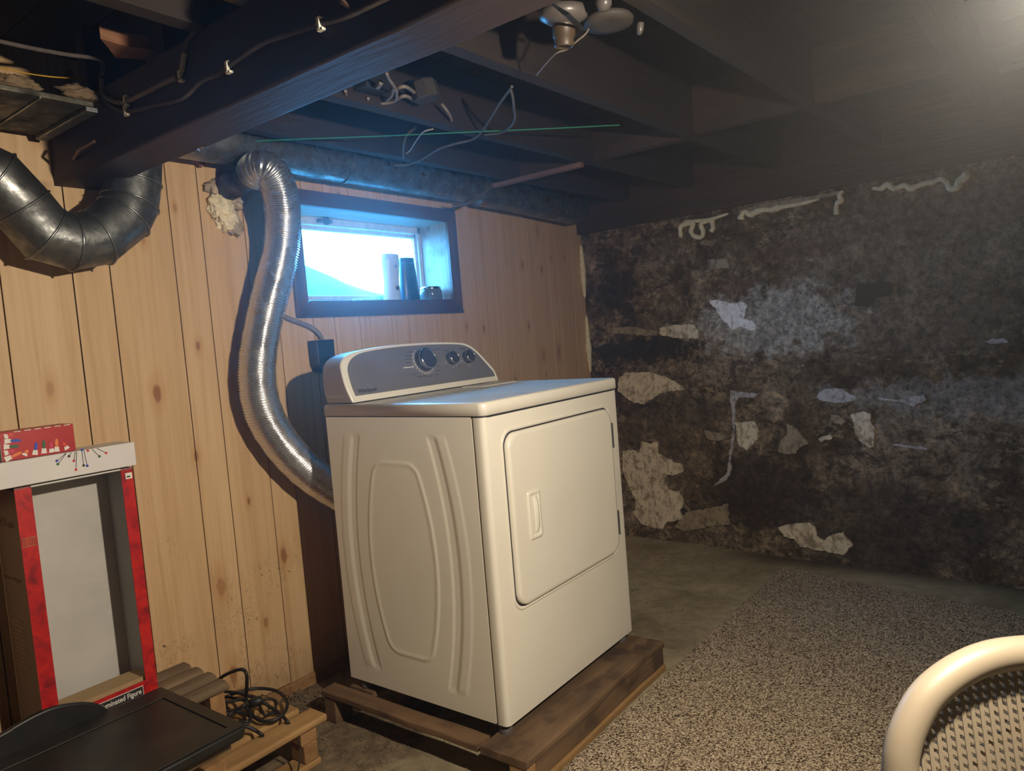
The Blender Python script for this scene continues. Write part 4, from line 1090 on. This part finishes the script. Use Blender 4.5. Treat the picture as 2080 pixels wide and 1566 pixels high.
def hang(name, label, pix, z, rad, mat, cat='cable'):
    zs_ = z if isinstance(z, (list, tuple)) else [z] * len(pix)
    P_ = [at(u, v, 2, zz) for (u, v), zz in zip(pix, zs_)]
    t = thing(name, P_[0], label, cat)
    obj('sheath', MB().tube(crom(P_, 6), rad, 6), M[mat], t); return t
hang('hanging_wire', 'thin grey wire dangling below the porcelain lamp holder', [(1198, 52), (1190, 68), (1170, 85), (1152, 100), (1130, 108), (1110, 128), (1090, 152)], [1.745, 1.735, 1.725, 1.72, 1.72, 1.72, 1.72], .0022, 'cable_grey')
hang('hanging_cable', 'dusty grey cable crossing diagonally below the joists above the window', [(1040, 176), (1015, 210), (985, 258), (962, 282), (925, 292), (890, 303), (862, 320), (830, 334), (800, 336)], 1.752, .0042, 'cable_pale')
hang('hanging_cable', 'short dusty cable drooping beside the diagonal one under the joist', [(1037, 180), (1042, 200), (1044, 220), (1046, 240), (1036, 258), (1015, 270), (985, 274)], [1.755, 1.74, 1.73, 1.73, 1.735, 1.745, 1.755], .0038, 'cable_pale')
hang('cable_end', 'thin pale twin cable ends pointing down in the joist bay above the window', [(880, 262), (860, 268), (846, 285), (833, 305), (825, 312)], 1.748, .0024, 'cable_white')
hang('cable_end', 'grey cable end hanging beside the pale twin ends', [(845, 258), (826, 275), (820, 295), (819, 322)], [1.79, 1.77, 1.75, 1.735], .0045, 'cable_dust')
hang('green_string', 'thin green string stretched below the joists above the window', [(440, 291), (600, 283), (760, 277), (960, 268), (1120, 261), (1258, 254)], 1.751, .0022, 'green', 'string')
cpx = thing('pipe_cable', (1.1, .79, 1.70), 'two thin grey cables wrapped round the pipe at its collar', 'cable')
for k in range(2):
    obj('sheath', MB().tube(crom([at(u, v + 4 * k, 1, yy) for u, v, yy in ((1004, 370, .775), (990, 384, .775), (968, 402, .778), (940, 414, .79), (918, 412, .82))], 6), .004, 8), M['cable_pale'], cpx)
tag(board(None, (1.135, .315, 1.738), (1.165, .84, 1.757), 'batten', .002, .002, 'batten'), 'pinkish wooden batten nailed under the joists near the window', 'batten')
jb = thing('junction_box', at(868, 200, 2, 1.80), 'rounded grey metal junction box in the joist bay', 'junction box')
q = at(868, 200, 2, 1.79)
obj('box_shell', MB().lathe(q, [(.036, -.05), (.040, -.045), (.042, 0), (.036, .004), (.005, .004)], 8, (.15, -.15, -1), False), M['dull_disc'], jb)
for a, b in (((1163, 390), (950, 350)), ((1165, 490), (960, 470))):
    u0, v0, u1, v1 = 640 + a[0] / 5.78, 120 + a[1] / 5.78, 640 + b[0] / 5.78, 120 + b[1] / 5.78
    obj('cable_tail', MB().tube(crom([at(u0, v0, 2, 1.80), at((u0 + u1) / 2, (v0 + v1) / 2 - 8, 2, 1.79), at(u1, v1, 2, 1.79), at(u1 - 25, v1 + 12, 2, 1.80)], 5), .0052, 8), M['cable_grey'], jb)
obj('cable_tail', MB().tube(crom([at(897, 211, 2, 1.80), at(908, 225, 2, 1.785), at(916, 240, 2, 1.775), at(916, 250, 2, 1.78)], 5), .0045, 8), M['cable_grey'], jb)
ob = thing('switch_box', at(760, 180, 2, 1.80), 'cluttered dark switch box with looping wires tucked behind the beam', 'switch box')
q = at(752, 180, 2, 1.80)
obj('box_shell', MB().box((q.x - .045, q.y - .035, q.z - .01), (q.x + .045, q.y + .035, q.z + .06)), M['box_dark'], ob, .004)
q2 = at(770, 172, 2, 1.785)
obj('pull_lever', MB().box((-.006, -.022, -.006), (.006, .022, .006), Matrix.Translation(q2) @ Matrix.Rotation(-.5, 4, 'Z')), M['cable_grey'], ob, .002)
for L_ in ([(702, 185), (706, 205), (725, 215), (743, 210), (748, 200)], [(745, 210), (770, 211), (800, 206), (806, 190), (800, 175), (790, 160), (786, 150)], [(785, 205), (795, 195), (800, 180)]):
    obj('loop_wire', MB().tube(crom([at(u, v, 2, 1.775) for u, v in L_], 6), .0042, 8), M['cable_grey'], ob)

# dryer outlet on the wall
oc = thing('outlet_cable', (.15, .965, 1.18), 'grey cable running down the boards from the window to the black outlet', 'cable')
obj('sheath', MB().tube(crom([at(u, v, 1, .966) for u, v in ((560, 628), (578, 643), (605, 654), (630, 664), (648, 678), (656, 694))], 6), .0085, 10), M['cable_grey'], oc)
do = thing('dryer_outlet', (.25, .95, 1.0), 'black surface-mounted power outlet on the boards behind the dryer', 'outlet')
o0 = at(642, 691, 1, .925)
obj('outlet_body', MB().prism([(o0.x, .925, o0.z), (o0.x + .082, .925, o0.z + .0), (o0.x + .08, .925, o0.z - .10), (o0.x + .06, .925, o0.z - .125), (o0.x + .012, .925, o0.z - .115), (o0.x + .002, .925, o0.z - .09)], (0, .054, 0)), M['box_dark'], do, .003)
pg = thing('dryer_plug', (.32, .9, 1.0), 'thick dark round plug in the black outlet beside the dryer console', 'plug')
q = at(668, 737, 1, .915)
obj('plug_body', MB().lathe(q, [(.02, -.012), (.024, -.005), (.024, .012), (.018, .02), (.013, .03), (.012, .045)], 18, (.8, -.5, 0)), M['rubber'], pg)
qe = q + Vector((.8, -.5, 0)).normalized() * .04
obj('cord', MB().tube(crom([qe, qe + Vector((.05, -.02, -.02)), qe + Vector((.10, -.01, -.10)), qe + Vector((.12, 0, -.25))], 6), .010, 10), M['rubber'], pg)

# ------------------------------------------------------------------ spray foam
def blobby(pts, rads, seed=0, sub=2):
    """one continuous lumpy bead through the given points"""
    P_ = crom(pts, 6); n_ = len(P_); out = MB()
    R_ = []
    for i in range(n_):
        t = i / (n_ - 1) * (len(rads) - 1); a = int(t); b = min(a + 1, len(rads) - 1)
        R_.append((rads[a] + (rads[b] - rads[a]) * (t - a)) * (1 + .28 * mnoise.noise(P_[i] * 55 + Vector((seed, 0, 0)))))
    R_[0] *= .35; R_[-1] *= .35
    out.tube(P_, R_, 10); return out
def foam(label, name, pix, rads, seed, mat='foam'):
    return tag(obj(name, blobby([onwall(u, v, .005) for u, v in pix], [q * 1.2 for q in rads], seed), M[mat]), label, 'foam', 'foam beads on the concrete wall')
def cz(L): return [(1180 + a / 3.467, 340 + b / 3.467) for a, b in L]
foam('looped cream foam bead dripping below the sill timber, leftmost on the concrete wall', 'spray_foam', cz([(705,495),(700,440),(710,410),(760,395),(790,400),(775,450),(800,485),(850,490),(860,450),(845,410),(860,385),(920,375),(925,400),(930,430),(915,455)]), [.011, .011, .010, .010, .011], 1)
foam('short cream foam streak right of the looped bead', 'spray_foam', cz([(720,385),(800,378),(900,368),(980,345),(1040,325)]), [.007, .008, .008, .005], 2)
foam('long lumpy foam bead in the middle of the concrete wall top', 'spray_foam', cz([(1125,370),(1135,335),(1160,310),(1190,335),(1230,315),(1290,298),(1340,300),(1380,288),(1450,272),(1540,258),(1620,238),(1680,222)]), [.015, .011, .010, .014, .010, .015, .009, .008, .006], 3)
foam('small hooked foam drip hanging alone on the concrete wall', 'spray_foam', cz([(1850,165),(1825,185),(1820,205),(1835,235),(1805,250),(1800,290),(1800,335)]), [.006, .010, .012, .010, .009, .010], 4)
foam('wavy foam bead with a round ring, rightmost on the concrete wall', 'spray_foam', [(1180 + a / 2.311, b / 2.311) for a, b in ((1365,883),(1410,885),(1440,865),(1470,885),(1520,870),(1550,885),(1600,865),(1650,855),(1690,840),(1720,860),(1730,885),(1765,880),(1780,850),(1810,830),(1790,815))], [.006, .012, .011, .012, .011, .009, .009, .013, .014, .012], 5)
fc = tag(obj('corner_foam', blobby([(wx(.975) - .016, .968, at(u, v, 1, .97).z) for u, v in ((1178, 498), (1184, 520), (1186, 545), (1189, 575), (1192, 605))], [.009, .014, .019, .016, .009], 8), M['foam']), 'upper yellowish foam bead in the corner between boards and concrete', 'foam')
fc = tag(obj('corner_foam', blobby([(wx(.975) - .014, .968, at(u, v, 1, .97).z) for u, v in ((1190, 640), (1193, 670), (1194, 700), (1197, 730), (1198, 756))], [.008, .013, .017, .014, .008], 9), M['foam']), 'lower yellowish foam bead in the corner between boards and concrete', 'foam')
# big lump round the duct hole
fo = thing('hole_foam', (-.09, YW, 1.58), 'big dirty foam lump sealing the hole in the boards beside the flexible duct', 'foam')
for (u, v), r_, sd, mk in (((455, 385), (.062, .05, .034), 2, 'foam_grey'), ((448, 418), (.045, .05, .045), 4, 'foam'), ((462, 446), (.040, .045, .038), 6, 'foam'), ((478, 402), (.034, .05, .04), 7, 'foam_grey'), ((478, 462), (.030, .035, .026), 9, 'foam_grey')):
    q = at(u, v, 1, YW - .01); obj('foam_lump', lump(q, r_, sd), M[mk], fo)
tag(obj('round_dowel', MB().tube([at(385, 308, 1, .955), at(412, 336, 1, .955)], .012, 12), M['batten']), 'short pale round peg poking out under the beam by the foam', 'peg')

# ------------------------------------------------------------------ bottles on the window sill
bt = thing('pale_bottle', (.735, 1.06, iz0), 'tall pale shampoo bottle on the window sill, leftmost of three', 'bottle')
def ovl(prof, o, sx=1.0, sy=.6, n_=24, skew=0.0):
    return [[(o[0] + skew * h + r_ * sx * math.cos(2 * math.pi * k / n_), o[1] + r_ * sy * math.sin(2 * math.pi * k / n_), o[2] + h) for k in range(n_)] for r_, h in prof]
B0 = (.728, 1.05, iz0 + .001)
body = obj('bottle_body', MB().loft(ovl([(.040, 0), (.046, .004), (.045, .03), (.040, .08), (.042, .12), (.046, .16), (.046, .178)], B0, 1.0, .6, 28, .04), True, True, True), M['bottle_w'], bt)
obj('bottle_cap', MB().loft(ovl([(.045, .179), (.045, .196), (.042, .201), (.03, .203)], B0, 1.0, .6, 28, .04), True, True, True), M['bottle_w'], bt)
for dz, rr_ in ((.150, .008), (.055, .009)):
    q = Vector((B0[0] + .01, B0[1] - .0265, B0[2] + dz))
    obj('printed_emblem', MB().lathe(q, [(rr_, -.001), (rr_, .0005), (rr_ * .5, .001)], 14, (0, -1, 0)), M['ink_dark'] if dz < .1 else M['cable_pale'], body)
bt2 = thing('dark_bottle', (.84, 1.06, iz0), 'tall dark blue bottle on the window sill between the pale bottle and jar', 'bottle')
B1 = (.842, 1.055, iz0 + .001)
body = obj('bottle_body', MB().loft(ovl([(.050, 0), (.052, .004), (.050, .05), (.046, .12), (.041, .165)], B1, 1.0, .6, 28, -.02), True, True, True), M['bottle_b'], bt2)
obj('bottle_cap', MB().loft(ovl([(.0405, .166), (.040, .186), (.038, .190), (.03, .191)], B1, 1.0, .6, 28, -.02), True, True, True), M['bottle_b'], bt2)
mb = MB()
for k, (dx, dz, w_) in enumerate(((-.012, .125, .03), (-.004, .118, .022), (-.01, .111, .018))): mb.box((B1[0] + dx, B1[1] - .0295, B1[2] + dz), (B1[0] + dx + w_, B1[1] - .0275, B1[2] + dz + .002))
obj('printed_label', mb, M['cable_pale'], body)
bt3 = thing('short_jar', (.965, 1.05, iz0), 'short dark glass jar with a lid on the window sill, rightmost of three', 'jar')
B2 = (.962, 1.04, iz0 + .001)
obj('jar_body', MB().lathe(B2, [(.046, 0), (.05, .004), (.05, .044), (.047, .05)], 28), M['jar'], bt3)
obj('jar_lid', MB().lathe((B2[0], B2[1], B2[2] + .0505), [(.046, 0), (.047, .002), (.047, .010), (.044, .012)], 28), M['chrome'], bt3)

# ------------------------------------------------------------------ chair at the lower right
CH = thing('plastic_chair', (-.60, -1.22, FZ), 'white plastic chair with perforated rounded back at the lower right corner', 'chair')
fwd = Vector(RM[2]); fwd.z = 0; fwd.normalize()
rt = Vector((fwd.y, -fwd.x, 0)); upc = (Vector((0, 0, 1)) + fwd * .16).normalized()
T0 = .90; KS = T0 / .73
def chp(u, v):
    k = Vector(RM[2]) + Vector(RM[0]) * ((u - 1040) / FPX) + Vector(RM[1]) * ((v - 783) / FPX); return CAM + k * T0
ctr_ = chp(2165, 1560)
def loc(a, h, dep=0.0): return ctr_ + rt * a + upc * h + fwd * dep
edge = []
for u, v in ((1808, 1600), (1812, 1560), (1820, 1515), (1838, 1470), (1872, 1420), (1915, 1385), (1968, 1357), (2025, 1339), (2090, 1331), (2165, 1328)):
    w_ = chp(u, v) - ctr_; edge.append((w_.dot(rt), w_.dot(upc)))
a_c = edge[-1][0]
full = edge + [(2 * a_c - a, h) for a, h in reversed(edge[:-1])]
low = -.36
L0 = edge[0]
full = [(L0[0] + .012, low), (L0[0] + .002, -.15)] + full + [(2 * a_c - L0[0] - .002, -.15), (2 * a_c - L0[0] - .012, low)]
def bow(a): return .35 * (a - a_c) ** 2
pth = [loc(a, h, -bow(a)) for a, h in full]
obj('back_frame', MB().tube(crom(pth, 6), .0165 * KS, 16), M['chair'], CH)
# perforated field: ribs and slanted cross bars inside the arch
sm_ = crom([(a, 0, h) for a, h in full], 8); arcp = [(p.x, p.z) for p in sm_]
def toph(a):
    best = None
    for (a0_, h0_), (a1_, h1_) in zip(arcp[:-1], arcp[1:]):
        if min(a0_, a1_) <= a <= max(a0_, a1_) and abs(a1_ - a0_) > 1e-9:
            h = h0_ + (h1_ - h0_) * (a - a0_) / (a1_ - a0_)
            if best is None or h > best: best = h
    return best
wv = MB(); pit = .0098 * KS; a = a_c - pit * 30; cols = []
amin = min(p[0] for p in arcp); amax = max(p[0] for p in arcp)
k = 0
xs_ = []
a = a_c
nrib = int((amax - amin) / pit / 2) + 1
for i_ in range(-nrib, nrib + 1):
    a = a_c + i_ * pit
    if a < amin + .008 or a > amax - .008: continue
    th = toph(a)
    if th is None: continue
    xs_.append((a, th))
for a, th in xs_:
    h0_, h1_ = low + .02, th - .004
    ns = 8; rings = []
    for q in range(ns + 1):
        h = h0_ + (h1_ - h0_) * q / ns
        c_ = loc(a, h, -bow(a)); rings.append([c_ + rt * (.0021 * KS * x_) + fwd * (.0028 * y_) for x_, y_ in ((-1, -1), (1, -1), (1, 1), (-1, 1))])
    wv.loft(rings, True, True, False)
for (a, th), (b, th2) in zip(xs_[:-1], xs_[1:]):
    h = -.17
    while h < min(th, th2) - .004:
        p0 = loc(a, h + .0035 * KS, -bow(a)); p1 = loc(b, h - .0035 * KS, -bow(b))
        q_ = [p0 - upc * .0028, p1 - upc * .0028, p1 + upc * .0028, p0 + upc * .0028]
        wv.prism([v + fwd * .002 for v in q_], fwd * -.0035); h += .0092 * KS
ow = obj('perforated_panel', wv, M['chair'], CH, fix=False); ow['kind'] = 'stuff'
inner = [(a_c + (a - a_c) * .62, (h + .10) * .62 - .10 + .005) for a, h in full[2:-2]]
obj('back_rib', MB().tube(crom([loc(a, h, -bow(a) + .004) for a, h in inner], 5), .004, 8), M['chair'], CH)
seat_c = ctr_ + rt * a_c + upc * low
sc_ = Vector((seat_c.x, seat_c.y, FZ + .44))
fr_ = frame(sc_, rt, -fwd, (0, 0, 1))
seat = MB().loft([[fr_ @ Vector((x, y, z)) for x, y in rrect2(-.19 + e, .19 - e, -.0 + e, .40 - e, .05, 5)] for z, e in ((-.018, .006), (-.012, 0), (.0, 0), (.004, .008))], True, True, True)
obj('seat', seat, M['chair'], CH)
for sx_ in (-1, 1):
    for yy in (.03, .37):
        p0 = fr_ @ Vector((sx_ * .165, yy, -.012)); p1 = fr_ @ Vector((sx_ * .185, yy + (.02 if yy > .2 else -.03), 0)); p1.z = FZ + .013
        obj('leg', MB().tube([p0, p1], [.018, .013], 12), M['chair'], CH)

# ------------------------------------------------------------------ debris on the floor
mb = MB()
def peb(p, r_):
    vs = []; 
    for v in ((1, 0, 0), (-1, 0, 0), (0, 1, 0), (0, -1, 0), (0, 0, 1), (0, 0, -1)):
        vs.append(Vector(p) + Vector(v) * r_ * random.uniform(.6, 1.2))
    mb.add(vs, [(0, 2, 4), (2, 1, 4), (1, 3, 4), (3, 0, 4), (2, 0, 5), (1, 2, 5), (3, 1, 5), (0, 3, 5)], False)
for _ in range(900):
    x = random.uniform(-.19, .0); y = random.uniform(.35, .96); 
    if random.random() < .5: y = random.uniform(.78, .965); x = random.uniform(-.25, .05)
    r_ = random.uniform(.0015, .0055); peb((x, y, FZ + r_ * .4 + (.02 * max(0, (y - .8) / .18) if y > .8 else 0) * random.random()), r_)
for _ in range(260):
    x = random.uniform(-.15, 2.1); y = random.uniform(-.06 if x > .8 else .1, .9); r_ = random.uniform(.001, .004); peb((x, y, FZ + r_ * .4), r_)
g = obj('gravel', mb, M['pebble']); tag(g, 'loose gravel and crumbs scattered on the floor by the pallets', 'gravel', None, 'stuff')

# ------------------------------------------------------------------ thin added haze imitating veiling glare in the lens
hz = MB().box((-2.45, -3.15, FZ + .02), (2.6, 1.14, 1.94))
km = NT('glare_volume'); km.t.nodes.remove(km.b)
vsn = km.n('ShaderNodeVolumeScatter'); vsn.inputs['Density'].default_value = .029; vsn.inputs['Anisotropy'].default_value = .86  # scatter volume added for the glare veil, no real dust in the air
vsn.inputs['Color'].default_value = (.95, .97, 1, 1)
km.l(vsn.outputs[0], km.out.inputs['Volume'])
ho = obj('veil', hz, km.m); tag(ho, 'thin added haze in the basement air', 'veil', None, 'stuff')
